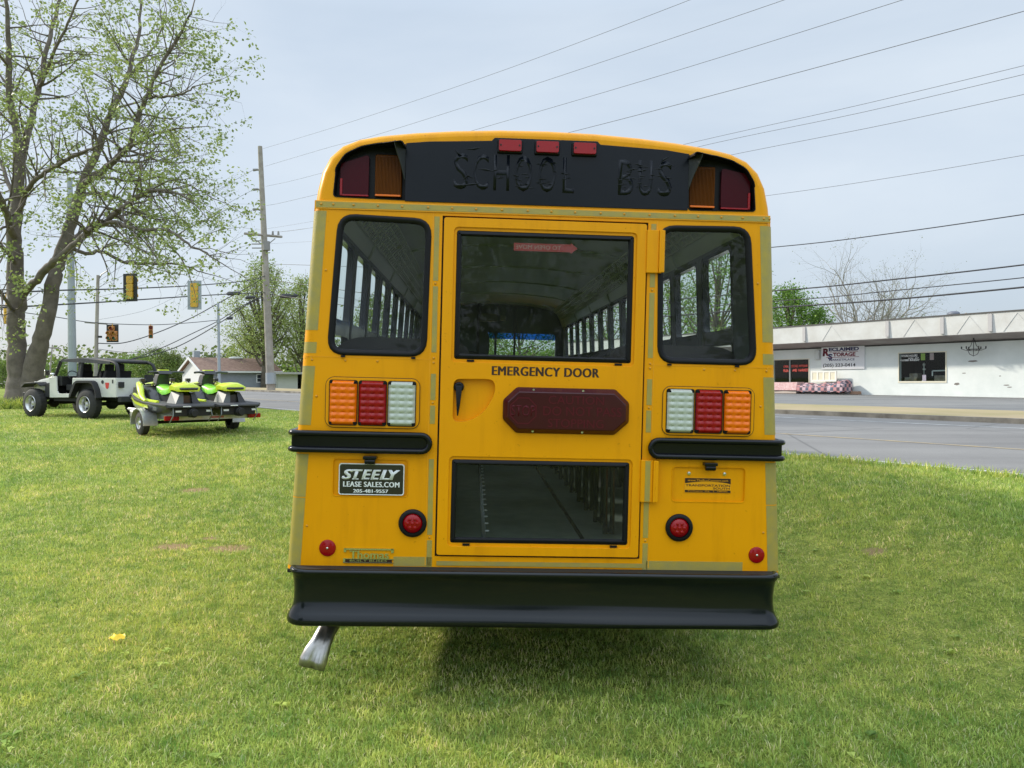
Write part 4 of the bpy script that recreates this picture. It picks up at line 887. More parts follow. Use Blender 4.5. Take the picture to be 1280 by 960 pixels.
def big_tree():
    T = thing('shade_tree', 'tall spreading tree with forked grey trunk and sparse young leaves beside the white off-road car', 'tree', on_base := px(40, 504, 29.5))
    YT = 29.5; off = Vector(on_base)
    def path(pts):                                         # (px x, px y, depth offset, width in px)
        return [px(x, y, YT+dy)-off for x, y, dy, w in pts], [w*.5*YT/FPX for *_, w in pts]
    trunk = MB(); g = Grow()
    def limb(pts, mb, sub=None, up=.25, droop=0, dens=1.0, lmin=.18, lsc=1.0):
        P, W = path(pts); S = smoothpath(P, 5); Wd = []
        for i in range(len(W)-1):
            for k in range(5): Wd.append(W[i]+(W[i+1]-W[i])*k/5)
        Wd.append(W[-1]); Wd = [w*(1+.02*math.sin(i*1.1)) for i, w in enumerate(Wd)]
        S = [q + (rv(.02) if i else Vector()) for i, q in enumerate(S)]
        mb.tube(S, Wd, 12 if W[0] > .15 else 8, caps=True)
        if sub is None: return
        tot = sum((S[i+1]-S[i]).length for i in range(len(S)-1)); i0 = int(len(S)*lmin)
        for i in range(i0, len(S)-1):
            for _ in range(1+(random.random() < sub-.35)) if random.random() < sub+.2 else ():
                d = (S[i+1]-S[i]).normalized(); f = i/len(S)
                side = d.cross(rv(1)).normalized(); nd = (d*random.uniform(.4, .8)+side).normalized()
                g.branch(S[i].copy(), nd, random.uniform(1.4, 3.0)*(1.15-.5*f)*lsc, min(.05, Wd[i]*.45), 1, up, droop, dens)
        g.branch(S[-1].copy(), (S[-1]-S[-2]).normalized(), 1.6*lsc, Wd[-1]*.9, 1, up, droop, dens)
    # two fused stems
    limb([(30, 512, 0, 46), (26, 495, 0, 34), (24, 470, 0, 27), (21, 440, 0, 21), (20, 400, .1, 20), (22, 372, .2, 21), (19, 340, .3, 19), (18, 300, .3, 17), (21, 255, .4, 15), (23, 205, .4, 13)], trunk)
    limb([(44, 512, 0, 44), (43, 492, 0, 34), (42, 465, -.1, 26), (50, 430, -.2, 20), (60, 392, -.2, 18), (68, 350, 0, 17), (75, 322, .2, 16), (86, 286, .3, 14), (99, 245, .4, 13)], trunk)
    trunk.build('trunk', M['bark'], T, smooth=60)
    LB = MB()
    limb([(23, 205, .4, 12), (20, 160, .3, 9), (12, 120, 0, 8), (11, 60, -.4, 6), (8, 0, -.8, 4), (4, -40, -1, 2)], LB, .55)
    limb([(24, 215, .4, 10), (32, 180, .8, 9), (40, 145, 1.2, 8), (49, 108, 1.4, 7), (60, 55, 1.8, 5.5), (72, 8, 2.2, 4), (88, -40, 2.4, 2)], LB, .6)
    limb([(49, 108, 1.4, 5), (66, 70, .5, 4), (84, 30, 0, 3), (104, -10, -.3, 2)], LB, .6)
    limb([(18, 300, .3, 10), (8, 268, -.8, 8), (-4, 240, -1.6, 7), (-22, 190, -2.2, 5), (-34, 120, -2.6, 3)], LB, .6)
    limb([(25, 262, .4, 7), (33, 240, -.6, 6), (48, 222, -1.2, 5.5), (72, 206, -2, 5), (95, 194, -2.6, 4), (118, 184, -3, 2.5)], LB, .6)
    limb([(21, 255, .3, 6), (8, 220, 1, 5), (-6, 180, 1.8, 4), (-20, 100, 2.4, 2.5)], LB, .6)
    # right stem and its two leaders
    limb([(99, 245, .4, 12), (106, 222, .5, 10.5), (125, 181, .6, 9), (138, 143, .7, 8), (157, 103, .8, 6.5), (166, 70, 1, 5), (173, 45, 1.2, 4), (178, -10, 1.4, 2.5)], LB, .55)
    limb([(101, 238, .4, 9), (115, 222, 0, 8), (133, 209, -.4, 7.5), (152, 192, -.7, 7), (165, 177, -.9, 7), (173, 143, -1.1, 6), (185, 118, -1.3, 5.5), (197, 88, -1.5, 4.5), (213, 62, -1.6, 4), (228, 38, -1.8, 3), (240, 14, -2, 2)], LB, .6)
    limb([(186, 122, -1.3, 4), (205, 121, -2, 3), (226, 118, -2.6, 2.2), (244, 108, -3, 1.4)], LB, .6)
    limb([(159, 98, .8, 4), (180, 73, 1.8, 3.2), (196, 52, 2.6, 2.4), (207, 20, 3.2, 1.6)], LB, .6)
    limb([(133, 209, -.4, 5), (160, 186, -1.8, 4), (190, 168, -2.8, 3), (222, 160, -3.6, 2)], LB, .7)
    # low arching limbs on the right
    limb([(27, 370, .2, 9), (46, 350, -.6, 9), (64, 331, -1, 9), (88, 311, -1.5, 8), (104, 296, -1.8, 7.5), (122, 284, -2, 7), (143, 268, -2.3, 6), (160, 256, -2.5, 5.5), (175, 244, -2.7, 5), (192, 238, -3, 4), (215, 240, -3.2, 3), (240, 252, -3.4, 2)], LB, .75, up=.1, droop=.12, lmin=.35)
    limb([(122, 284, -2, 5), (142, 277, -2.6, 4.5), (168, 286, -3, 4), (210, 288, -3.4, 3.5), (235, 306, -3.6, 2.6), (258, 316, -3.8, 2), (276, 330, -4, 1.2)], LB, .45, up=.0, droop=.3, lmin=.2, dens=.7)
    limb([(88, 311, -1.5, 5), (112, 317, -.9, 4.5), (127, 315, -.6, 4), (159, 328, -.2, 3.5), (192, 330, 0, 3), (228, 331, .3, 2), (255, 342, .5, 1.3)], LB, .4, up=0, droop=.3, lmin=.2, dens=.7)
    limb([(99, 245, .4, 6), (118, 241, 1.4, 5), (143, 246, 2, 4.5), (170, 262, 2.4, 4), (196, 290, 2.8, 3), (224, 320, 3, 2), (240, 352, 3, 1.2)], LB, .4, up=0, droop=.35, lmin=.25, dens=.7)
    limb([(104, 228, .4, 5), (130, 222, 2, 4), (165, 226, 3, 3.4), (205, 222, 3.6, 2.6), (246, 236, 4, 1.8), (270, 250, 4.2, 1.2)], LB, .8, up=.1, droop=.15, lmin=.2)
    limb([(75, 322, .2, 5), (90, 300, 1.6, 4), (112, 282, 2.6, 3.4), (150, 270, 3.6, 2.6), (190, 262, 4.2, 2)], LB, .7, up=.1, droop=.15)
    limb([(20, 330, .2, 6), (6, 312, -1, 5), (-14, 300, -2, 4), (-40, 296, -3, 2.5)], LB, .6, up=.1, droop=.1)
    limb([(20, 395, .2, 5), (6, 372, -.8, 4), (-12, 350, -1.6, 3), (-30, 340, -2, 2)], LB, .5, up=.1, droop=.1)
    LB.build('limb', M['bark'], T, smooth=60); g.w.build('branch', M['bark'], T, smooth=60, recalc=False)
    P = leaves_at(g.tips, 7.0, .11, .38); print('big tree tips', len(g.tips), 'leaves', len(P))
    leaf_mesh(P, .125, M['leaf_young'], T, 'leaves')
def leafy_tree(name, label, base, H, Wd, m, n, leaf=.2, lumps=26, bark='bark_dark', trunk_h=.3, group=None, shape=1.0, stems=1, cat='tree', ragged=.5, tr=None):
    T = thing(name, label, cat, base, random.uniform(0, 6), group); b = MB(); r0 = tr or H*.022; C = []
    for k in range(lumps):
        t = (k+.5)/lumps; h = H*(trunk_h*.8+(1-trunk_h*.8)*t*.93); rr = Wd*.5*math.sin(PI*min(1, (.18+.80*t))**shape)
        a = k*2.4+random.uniform(-.5, .5); f = math.sqrt(random.random())*(.95-.2*ragged+ragged*.35*random.random())
        C.append((Vector((math.cos(a)*rr*f, math.sin(a)*rr*f, h)), Wd*random.uniform(.10, .20)*(1.15-.4*t)))
    top = Vector((random.uniform(-.3, .3), random.uniform(-.3, .3), H*.8))
    b.tube(smoothpath([(0, 0, -.2), (random.uniform(-.1, .1), 0, H*.2), (random.uniform(-.3, .3), random.uniform(-.3, .3), H*.5), top], 4), [r0*(1.25-.09*k) if k < 12 else r0*.15 for k in range(13)], 8)
    for c, r_ in C:
        z0 = min(c.z*random.uniform(.4, .7), H*.7); p0 = Vector((top.x*z0/H, top.y*z0/H, z0)); mid = p0.lerp(c, .55)+Vector((0, 0, -.06*H*random.random())); b.tube(smoothpath([p0, mid, c], 3), [r0*.42*(1-.12*k) for k in range(7)], 5, caps=False)
        for _ in range(3): q = c+rv(r_*.8); b.tube([c, q], [r0*.08, r0*.03], 3, caps=False)
    b.build('trunk', M[bark], T, smooth=60); P = []
    tot = sum(r_**2 for _, r_ in C)
    for c, r_ in C:
        k = int(n*r_**2/tot); v = RNG.normal(size=(k, 3)); v /= np.linalg.norm(v, axis=1)[:, None]; v *= (RNG.random(k)**.45)[:, None]*r_*np.array([1.25, 1.25, .8])*(1+.35*RNG.normal(size=(k, 1)))
        P.append(np.array(c)+v)
    leaf_mesh(np.concatenate(P), leaf, M[m], T); return T
def bare_tree(name, label, base, H, m, spread=.5, leaf=None, group=None, stems=3, seed=1, dens=1.0):
    st = random.getstate(); random.seed(seed); T = thing(name, label, 'tree', base, 0, group); g = Grow()
    for k in range(stems):
        a = 2*PI*k/stems+random.random(); d = Vector((math.cos(a)*spread*random.uniform(.3, 1), math.sin(a)*spread*.5, 1.0))
        g.branch(Vector((0, 0, H*.04)), d, H*random.uniform(.7, .95), H*.014, 0, .35, 0, dens*.55)
    g.w.tube([(0, 0, -.3), (0, 0, H*.08)], [H*.028, H*.022], 8); g.w.build('trunk', M[m], T, smooth=60, recalc=False)
    if leaf: leaf_mesh(leaves_at(g.tips, 1.6, .12, leaf[1]), leaf[2], M[leaf[0]], T, 'leaves')
    random.setstate(st); return T
big_tree()
gz = lambda X, Y: ground(X, Y)
def at(x, Y, dz=0): p = px(x, 480, Y); return Vector((p.x, p.y, ground(p.x, p.y)+dz))
# tree behind the utility pole (left of the bus)
leafy_tree('broadleaf_tree', 'broad light green tree rising behind the wooden utility pole and grey house', at(330, 92), 16.0, 9.5, 'leaf_young', 15000, .21, 64, 'bark_dark', .40, ragged=1.0)
leafy_tree('broadleaf_tree', 'rounded light green tree touching the left edge of the bus behind the carport', at(378, 96), 14.5, 7.5, 'leaf_young', 9000, .21, 40, 'bark_dark', .35, ragged=1.0)
leafy_tree('broadleaf_tree', 'low light green tree right behind the brown roof beside the wooden utility pole', at(312, 104), 7.6, 9, 'leaf_young', 6000, .26, 30, 'bark_dark', .12, ragged=.8)
# left tree line
TL = [(4, 120, 7, 12, 'leaf_mid', 'low green tree at the far left edge behind the forked trunk'), (126, 150, 7, 12, 'leaf_mid', 'low bright tree just right of the distant wooden pole, above the off-road car'),
      (152, 130, 8.5, 11, 'leaf_mid', 'green tree directly above the rear of the off-road car'), (172, 122, 9.0, 10, 'leaf_green', 'green tree left of the tallest one in the line above the watercraft'),
      (196, 118, 10.5, 11, 'leaf_mid', 'tallest green tree of the line above the front watercraft'), (218, 118, 8.8, 9, 'leaf_olive', 'dull olive tree between the tallest green tree and the grey chimney block'),
      (262, 120, 8.2, 9, 'leaf_dark', 'small dark evergreen behind the brown roof, right of the chimney block'), (248, 128, 7.6, 10, 'leaf_green', 'bright green tree behind the left end of the brown roof'),
      (284, 126, 8.4, 9, 'leaf_dark', 'dark evergreen behind the middle of the brown roof'), (140, 190, 9, 16, 'leaf_olive', 'far olive tree low behind the hood of the off-road car')]
for x, Y, H, W, m, lb in TL: leafy_tree('treeline_tree', lb, at(x, Y), H*.60, W*.9, m, 9000, .22, 26, 'bark_dark', .08, group='trees along the far side of the left road', ragged=.7)
# right of the bus, behind the shop
leafy_tree('broadleaf_tree', 'bright green leafy tree behind the white shop beside the right edge of the bus', at(985, 62), 8.6, 7.5, 'leaf_green', 15000, .17, 46, 'bark_dark', .2, ragged=.8)
leafy_tree('broadleaf_tree', 'smaller bright green tree behind the shop roof, right of the bright leafy one', at(1022, 62), 6.8, 5.0, 'leaf_green', 7000, .16, 26, 'bark_dark', .2, ragged=.9)
leafy_tree('shrub_tree', 'small green bush top just above the shop roof below the bare tree', at(1052, 62), 5.2, 2.4, 'leaf_green', 1500, .15, 12, 'bark_dark', .2)
bare_tree('bare_tree', 'tall nearly leafless tree with upright stems behind the white shop', at(1072, 66), 11.8, 'bark_pale', .20, ('bud', .25, .10), stems=4, seed=5, dens=1.2)
bare_tree('bare_tree', 'slim leafless tree with leaning stem right of the tallest bare one', at(1088, 67), 10.6, 'bark_pale', .34, ('bud', .25, .10), stems=3, seed=11, dens=1.2)
bare_tree('bare_tree', 'small pale budding tree behind the shop at right of the bare ones', at(1126, 66), 6.9, 'bark_pale', .35, ('leaf_olive', .6, .12), stems=4, seed=21, dens=1.4)
# seen through the bus windows
for x, Y, H, W, m, lb in [(470, 70, 9, 9, 'leaf_mid', 'green tree seen through the left rear window of the bus'), (560, 75, 9.5, 11, 'leaf_mid', 'green tree seen low through the windscreen of the bus, at left'), (650, 90, 9.5, 13, 'leaf_green', 'green tree seen through the windscreen of the bus, right half'),
                          (760, 95, 12, 13, 'leaf_green', 'green tree seen through the front side windows of the bus'), (840, 85, 12.5, 12, 'leaf_mid', 'green tree seen through the left pane of the right rear window'), (897, 75, 15.0, 12, 'leaf_green', 'large green tree seen through the right rear window of the bus')]:
    leafy_tree('roadside_tree', lb, at(x, Y), H, W, m, 6500, .26, 34, 'bark_dark', .15, group='trees beyond the bus', ragged=.8)
# behind the photographer: seen only as reflections in glass and paint
for X, Y, H, W, lb in [(-9, -13, 8.5, 8, 'leafy tree behind the photographer, mirrored in the left rear window'), (-17, -20, 10, 11, 'leafy tree far behind the photographer at the left'), (3, -24, 9, 11, 'leafy tree straight behind the photographer'), (13, -19, 9, 10, 'leafy tree behind the photographer at the right'), (24, -26, 10, 12, 'leafy tree far behind the photographer at the right')]:
    leafy_tree('lawn_tree', lb, Vector((X, Y, 0)), H, W, 'leaf_mid', 4500, .3, 30, 'bark_dark', .2, group='trees behind the camera', ragged=1)
# distant wooded ground: nobody could count these
def far_wood(name, pts, H, m, n, leaf, label=None):
    P = []
    for (x, Y, h, w) in pts:
        c = at(x, Y); k = n; P.append(np.stack([RNG.normal(c.x, w*.5, k), RNG.normal(c.y, 4, k), c.z+h*np.abs(RNG.random(k))**.7*(.75+.35*np.sin(RNG.random(k)*6))], 1))
    o = leaf_mesh(np.concatenate(P), leaf, M[m], None, name); tag(o, kind='stuff')
far_wood('far_wood', [(x, 240, 7+3*math.sin(x*.21)+2*math.sin(x*.07), 9) for x in range(-60, 1420, 16)], 10, 'leaf_olive', 420, 1.5)
far_wood('far_wood', [(x, 170, 4.5+1.5*math.sin(x*.33)+1.2*math.sin(x*.11+1), 6) for x in list(range(44, 120, 10))+list(range(380, 1000, 12))], 8, 'leaf_mid', 420, .9)
def hills():
    b = MB(); rows = []
    for i in range(121):
        a = -1.1+2.2*i/120; h = 14+9*math.sin(a*5+1)+5*math.sin(a*13)+3*math.sin(a*31); d = 620
        rows.append([(d*math.sin(a), d*math.cos(a), -2), (d*1.05*math.sin(a), d*1.05*math.cos(a), h*.6), (d*1.2*math.sin(a), d*1.2*math.cos(a), h), (d*1.5*math.sin(a), d*1.5*math.cos(a), -3)])
    b.loft(rows, False, (False, False)); b.build('hills', mat('wooded_hill', (.07, .10, .045), .95, 0, (.12, .16, .06), .06, detail=8), kind='structure')
hills()

# ------------------------------------------------------------------ the shop across the road
def shop():
    S = thing('shop_building', 'long low white shop with wide angular fascia across the road', 'building')
    # local frame: x along the facade to the right, y away from the road, z up; origin at the wall foot seen at the photo's right edge
    o = Vector((24.5, 37.1, .75)); ux = Vector((.565, -.825, 0)); uy = Vector((.825, .565, 0))
    tilt = .0075; ux = (ux + Vector((0, 0, tilt))).normalized(); uz = ux.cross(uy).normalized()
    uz = Vector((0, 0, 1)) if uz.z < 0 else uz
    Mx = Matrix((( ux.x, uy.x, uz.x, o.x), (ux.y, uy.y, uz.y, o.y), (ux.z, uy.z, uz.z, o.z), (0, 0, 0, 1))); S.matrix_world = Mx; Mi = Mx.inverted(); C0 = Vector((0, 0, EYE))
    def on(x, y, yy=0):                                   # photo pixel -> facade plane
        q = px(x, y, 1.0); a = Mi @ C0; d = (Mi.to_3x3() @ (q-C0)); k = (yy-a.y)/d.y; r = a+d*k; return r.x, r.z
    XL, XR = -34.0, 9.0; D = -1.6
    wx0, wz0 = on(1124, 476.5); wx1, wz1 = on(1182, 440); dx1, dz1 = on(1011, 449); dx0 = on(966, 460)[0]; _, dz0 = on(990, 479)
    wallm = mat('painted_block', (.66, .70, .68), .75, 0, (.76, .79, .77), .8, .35, 9, detail=8); fascm = mat('white_fascia', (.60, .60, .58), .6, 0, (.52, .51, .48), 1.2, .3, 5, detail=8)
    b = MB(); b.plate([(XL, -.3), (XR, -.3), (XR, 2.80), (XL, 2.80)], [[(wx0, wz0), (wx1, wz0), (wx1, wz1), (wx0, wz1)], [(dx0, dz0), (dx1, dz0), (dx1, dz1), (dx0, dz1)]], 0, .22)
    b.box(XL, XL+.2, .22, 12, -.3, 3.0); b.box(XR-.2, XR, .22, 12, -.3, 3.0); b.box(XL, XR, 12, 12.2, -.3, 3.0); b.build('wall', wallm, S)
    b = MB(); b.loft([[(x, D, 3.02), (x, D-.05, 3.97), (x, D+.25, 4.02), (x, 12.2, 3.5), (x, 12.2, 2.9), (x, .1, 2.80)] for x in (XL-.4, XR+.4)])
    f = b.build('fascia_roof', fascm, S)
    b = MB(); b.loft([[(x, D+.02, 3.012), (x, -.01, 2.79), (x, -.01, 2.775), (x, D+.02, 2.995)] for x in (XL-.4, XR+.4)]); b.build('soffit', mat('soffit_brown', (.24, .20, .19), .7, 0, (.34, .31, .29), .9), S)
    b = MB(); b.box(XL-.4, XR+.4, -.06, -.012, 2.70, 2.765); b.build('soffit_trim', mat('dark_trim', (.05, .045, .045), .7), S)
    b = MB(); b.box(XL-.42, XR+.42, D-.09, D+.3, 3.97, 4.035); b.build('roof_edge', mat('roof_edge_metal', (.07, .065, .06), .6), f)
    for px_ in (1006, 1110, 1178.5, 1238.5, 1300):        # pilasters and folded lines of the fascia
        x, _ = on(px_, 405, D); b = MB(); b.box(x-.09, x+.09, D-.10, D-.02, 3.10, 3.93); b.build('fascia_batten', mat('batten_grey', (.44, .42, .41), .7) if px_ == 1006 else bpy.data.materials['batten_grey'], f)
        x2, _ = on(px_+34, 400, D)
        for sg in (-1, 1):
            b = MB(); b.tube([(x2, D-.055, 3.90), (x2+sg*.62, D-.02, 3.06)], .010 if sg < 0 else .005, 5); b.build('fold_line', mat('fold_grey', (.55, .54, .52), .7) if (px_ == 1006 and sg == -1) else bpy.data.materials['fold_grey'], f)
    # courses of the block wall
    # display window
    def window(x0, x1, z0, z1, kind):
        b = MB(); b.plate([(x0-.05, z0-.09), (x1+.06, z0-.09), (x1+.06, z1+.05), (x0-.05, z1+.05)], [[(x0, z0), (x1, z0), (x1, z1), (x0, z1)]], -.03, .05); w = b.build('display_window' if kind else 'shop_front', mat('cream_frame', (.72, .68, .55), .5) if kind else bpy.data.materials['cream_frame'], S)
        b = MB(); b.plate([(x0, z0), (x1, z0), (x1, z1), (x0, z1)], (), .03, .04); b.build('pane', M['glass_clear'], w, smooth=0)
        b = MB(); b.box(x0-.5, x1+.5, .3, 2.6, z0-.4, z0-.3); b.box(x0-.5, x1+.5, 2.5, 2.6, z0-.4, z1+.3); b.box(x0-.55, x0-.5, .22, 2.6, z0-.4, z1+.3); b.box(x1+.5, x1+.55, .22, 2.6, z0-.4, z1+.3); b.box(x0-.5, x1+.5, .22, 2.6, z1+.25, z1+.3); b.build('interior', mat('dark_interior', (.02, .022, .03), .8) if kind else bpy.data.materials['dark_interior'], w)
        return w
    W = window(wx0, wx1, wz0, wz1, 1); ww, wh = wx1-wx0, wz1-wz0; U = lambda u: wx0+ww*u; V = lambda v: wz0+wh*(1-v)
    red = mat('faded_red_letters', (.75, .13, .10), .5)
    text('STORE HOURS', U(.05), U(.40), V(.13), V(.05), .022, 'lettering', M['white'], W, bold=.03); text('MON - SAT', U(.20), U(.43), V(.21), V(.15), .022, 'lettering', M['white'], W, bold=.03); text('CLOSED SUNDAY', U(.02), U(.45), V(.28), V(.215), .022, 'lettering', M['white'], W, bold=.05)
    def flat(x0, x1, z0, z1, y, nm, c, par): b = MB(); b.box(x0, x1, y, y+.008, z0, z1); return b.build(nm, mat(nm+'_colour', c, .7), par)
    flat(U(.47), U(.56), V(.26), V(.02), .045, 'green_poster', (.42, .55, .10), W); flat(U(.66), U(.745), V(.26), V(.02), .045, 'pink_poster', (.62, .42, .42), W); flat(U(.50), U(.58), V(.99), V(.78), .045, 'pink_card', (.85, .62, .75), W)
    b = MB(); b.tube([(U(.62), .5, V(.82)), (U(.62), .5, V(.66)), (U(.63), .5, V(.64)), (U(.99), .5, V(.63))], .035, 6); b.build('white_bed_rail', M['white'], W)
    b = MB(); b.box(U(.03), U(.30), .4, .9, V(.99), V(.86)); b.box(U(.12), U(.30), .5, .9, V(.86), V(.72)); b.box(U(.62), U(.98), .7, 1.0, V(.99), V(.80)); b.build('displayed_furniture', mat('old_wood', (.22, .16, .10), .7, 0, (.35, .32, .28), 4), W)
    b = MB(); b.lathe((U(.42), .6, V(1)), (0, 0, 1), [(0, .12), (.05, .1), (.1, .03), (.45, .02), (.8, .03), (.85, .07), (.93, .07), (1.0, .001)], 12); b.box(U(.40), U(.46), .55, .6, V(.60), V(.55)); b.build('displayed_lamp', mat('pale_metal', (.5, .5, .48), .4, .5), W)
    Wd = window(dx0, dx1, dz0, dz1, 0); ww, wh = dx1-dx0, dz1-dz0; U = lambda u: dx0+ww*u; V = lambda v: dz0+wh*(1-v)
    for t, u0, u1, v0, v1 in (('OPEN', .30, .44, .23, .34), ('STORE', .52, .70, .22, .33), ('ANTIQUES', .72, .965, .22, .33), ('FLEA', .30, .45, .40, .52), ('AND', .55, .68, .39, .51), ('MARKET', .71, .985, .39, .51)):
        text(t, U(u0), U(u1), V(v1), V(v0), .02, 'lettering', red, Wd, bold=.05)
    b = MB(); b.box(U(.47), U(.50), -.02, .05, dz0, dz1); b.build('mullion', mat('mullion_grey', (.25, .27, .26), .5), Wd)
    # sign board
    x0, z1 = on(1027.5, 434.5); x1, z0 = on(1081.5, 461); sg = MB(); sg.box(x0, x1, -.07, -.003, z0, z1); B = sg.build('sign_board', mat('sign_white', (.72, .72, .74), .5), S, bevel=.01); ww, wh = x1-x0, z1-z0
    U = lambda u: x0+ww*u; V = lambda v: z1-wh*v; mar = mat('sign_maroon', (.20, .02, .04), .5); nav = mat('sign_navy', (.03, .03, .12), .5); blk = mat('sign_black', (.03, .03, .03), .5)
    text('R', U(.03), U(.19), V(.40), V(.05), -.0705, 'lettering', mar, B, bold=.05, shear=.1); text('ECLAIMED', U(.18), U(.88), V(.19), V(.03), -.0705, 'lettering', nav, B, bold=.05); text('S', U(.16), U(.27), V(.55), V(.30), -.0715, 'lettering', nav, B, bold=.05); text('TORAGE', U(.28), U(.80), V(.43), V(.26), -.0705, 'lettering', mar, B, bold=.05)
    b = MB(); b.box(U(.20), U(.86), -.0725, -.07, V(.235), V(.215)); b.build('underline', mar, B); b = MB(); b.box(U(.12), U(.88), -.0725, -.07, V(.475), V(.455)); b.build('underline', mar, B)
    text('MARKETPLACE', U(.19), U(.78), V(.62), V(.53), -.0705, 'lettering', nav, B, bold=.02); text('(205) 223-0414', U(.04), U(.80), V(.93), V(.74), -.0705, 'lettering', blk, B, bold=.02)
    # chandelier under the soffit
    cx, cz = on(1217, 436, -.7); ch = MB(); iron = mat('wrought_iron', (.03, .03, .03), .6)
    C = thing('chandelier', 'black iron orb chandelier hanging under the shop eave at right', 'lamp', Mx @ Vector((cx, -.7, cz)), 0)
    for k in range(6): a = PI*k/3; ch.tube([(.02*math.cos(a), .02*math.sin(a), .50), (.14*math.cos(a), .14*math.sin(a), .15), (.30*math.cos(a), .30*math.sin(a), -.02), (.20*math.cos(a), .20*math.sin(a), -.26), (0, 0, -.36)], .013, 5)
    ch.tube([(.30*math.cos(2*PI*k/20), .30*math.sin(2*PI*k/20), -.02) for k in range(21)], .016, 5); ch.build('frame', iron, C)
    for k in range(6): a = PI*k/3+.4; ch = MB(); ch.tube([(0, 0, -.1), (.3*math.cos(a), .3*math.sin(a), -.08), (.52*math.cos(a), .52*math.sin(a), .0)], .012, 5); ch.cyl((.52*math.cos(a), .52*math.sin(a), 0), (.52*math.cos(a), .52*math.sin(a), .12), .03, n=8); ch.build('arm', iron, C)
    ch = MB(); ch.tube([(0, 0, .48), (0, 0, .72)], .03, 6); ch.build('hanger', iron, C)
    # meter box, patches of spalled paint
    x0, z0 = on(1020.5, 449.5); x1, z1 = on(1026, 437.5); b = MB(); b.box(x0, x1, -.2, 0, z0, z1); tag(b.build('meter_box', mat('meter_grey', (.55, .57, .55), .5), None, bevel=.02), 'small pale grey meter box on the shop wall left of the sign', 'box').matrix_world = Mx
    for x, y, w, h in ((1205, 466.5, .22, .05), (1196, 480, .30, .14), (1258, 481.5, .3, .06), (1262, 484, .25, .05), (1216, 451.5, .5, .10), (1250, 470, .12, .05)):
        a, c = on(x, y); b = MB(); b.plate(rpoly([(a-w/2, c-h*.2), (a, c-h/2), (a+w/2, c-h*.1), (a+w*.3, c+h/2), (a-w*.3, c+h*.4)], .03), (), -.004, .002); b.build('chipped_spot', bpy.data.materials.get('chip') or mat('chip', (.22, .20, .18), .9), S)
    # sofa with chequered cover, radiator on it, brick, roof unit
    def local(name, label, cat, x, y, z=0): T = thing(name, label, cat); T.matrix_world = Mx @ Matrix.Translation((x, y, z)); return T
    sx0, sz0 = on(1000, 492.5, -1.0); sx1, _ = on(1057, 492.5, -1.0); L = sx1-sx0
    chk = bpy.data.materials.new('patchwork_cloth'); chk.use_nodes = True; t = chk.node_tree; n = t.nodes; tc_ = n.new('ShaderNodeTexCoord'); ck = n.new('ShaderNodeTexChecker'); ck.inputs['Scale'].default_value = 5; ck.inputs[1].default_value = (.10, .08, .10, 1); ck.inputs[2].default_value = (.50, .24, .24, 1)
    ck2 = n.new('ShaderNodeTexChecker'); ck2.inputs['Scale'].default_value = 2.5; ck2.inputs[1].default_value = (1, 1, 1, 1); ck2.inputs[2].default_value = (1.1, 1.6, 1.7, 1); mm = n.new('ShaderNodeMixRGB'); mm.blend_type = 'MULTIPLY'; mm.inputs[0].default_value = 1
    t.links.new(tc_.outputs['Object'], ck.inputs[0]); t.links.new(tc_.outputs['Object'], ck2.inputs[0]); t.links.new(ck.outputs[0], mm.inputs[1]); t.links.new(ck2.outputs[0], mm.inputs[2]); t.links.new(mm.outputs[0], n['Principled BSDF'].inputs['Base Color']); n['Principled BSDF'].inputs['Roughness'].default_value = .9
    T = local('sofa', 'sofa draped with a patchwork cloth standing against the white shop wall', 'sofa', sx0, -1.3, .02)
    b = MB(); rings = []
    for i in range(15):
        u = i/14; x = L*u; dr = .06*math.sin(i*2.3); ht = .62+.05*math.sin(i*1.1)+(.16 if u > .78 else 0)-(.1 if u > .96 else 0)
        rings.append([(x, .95, .12), (x, .95, ht), (x, .55, ht), (x, .45, ht-.06), (x, .02, ht-.12), (x, -.05+dr*.3, .3), (x, -.02, .14+dr*.6)])
    b.loft(rings); b.build('cloth_cover', chk, T, smooth=60)
    b = MB(); b.box(.25, L-.4, .05, .9, .05, .30); b.build('base', M['dark'], T, bevel=.03)
    for x in (.3, L-.5):
        b = MB(); b.box(x, x+.08, .1, .18, -.02, .08); b.build('foot', M['dark'], T)
    bx0, bz0 = on(1014, 477, -.55); bx1, bz1 = on(1044, 464.5, -.55)
    T = local('panel_headboard', 'cream slatted headboard leaning on the wall atop the patchwork sofa', 'headboard', 0, -.5, 0); cream = mat('cream_wood', (.70, .66, .50), .6); b = MB(); w4 = (bx1-bx0)/4
    b.box(bx0-.05, bx1+.05, -.02, .05, bz1-.04, bz1+.04); b.box(bx0-.05, bx1+.05, -.02, .05, bz0, bz0+.10)
    for k in range(5): b.box(bx0+w4*k-.05, bx0+w4*k+.05, -.0195, .0495, bz0+.02, bz1)
    b.build('frame', mat('white_wood', (.80, .78, .70), .6), T); b = MB(); b.box(bx0, bx1, .0, .03, bz0, bz1); b.build('panel', cream, T)
    # pink covered bench further left
    qx0, _ = on(955, 492, -1.0); T = local('covered_bench', 'long low bench under a pink patterned cloth beside the bus edge', 'bench', qx0, -1.3, .02); LL = sx0-.05-qx0
    b = MB(); b.loft([[(x, .8, .12), (x, .8, .70), (x, .1, .68+.02*math.sin(x*3)), (x, -.02+.02*math.sin(x*5), .22), (x, .1, .20)] for x in np.linspace(0, LL, 14)]); b.build('cloth_cover', mat('pink_cloth', (.52, .28, .27), .9, 0, (.62, .46, .44), 9), T)
    b = MB(); b.box(.05, LL-.05, .06, .75, .02, .19); b.build('base', mat('pale_base', (.5, .42, .36), .8), T, bevel=.02)
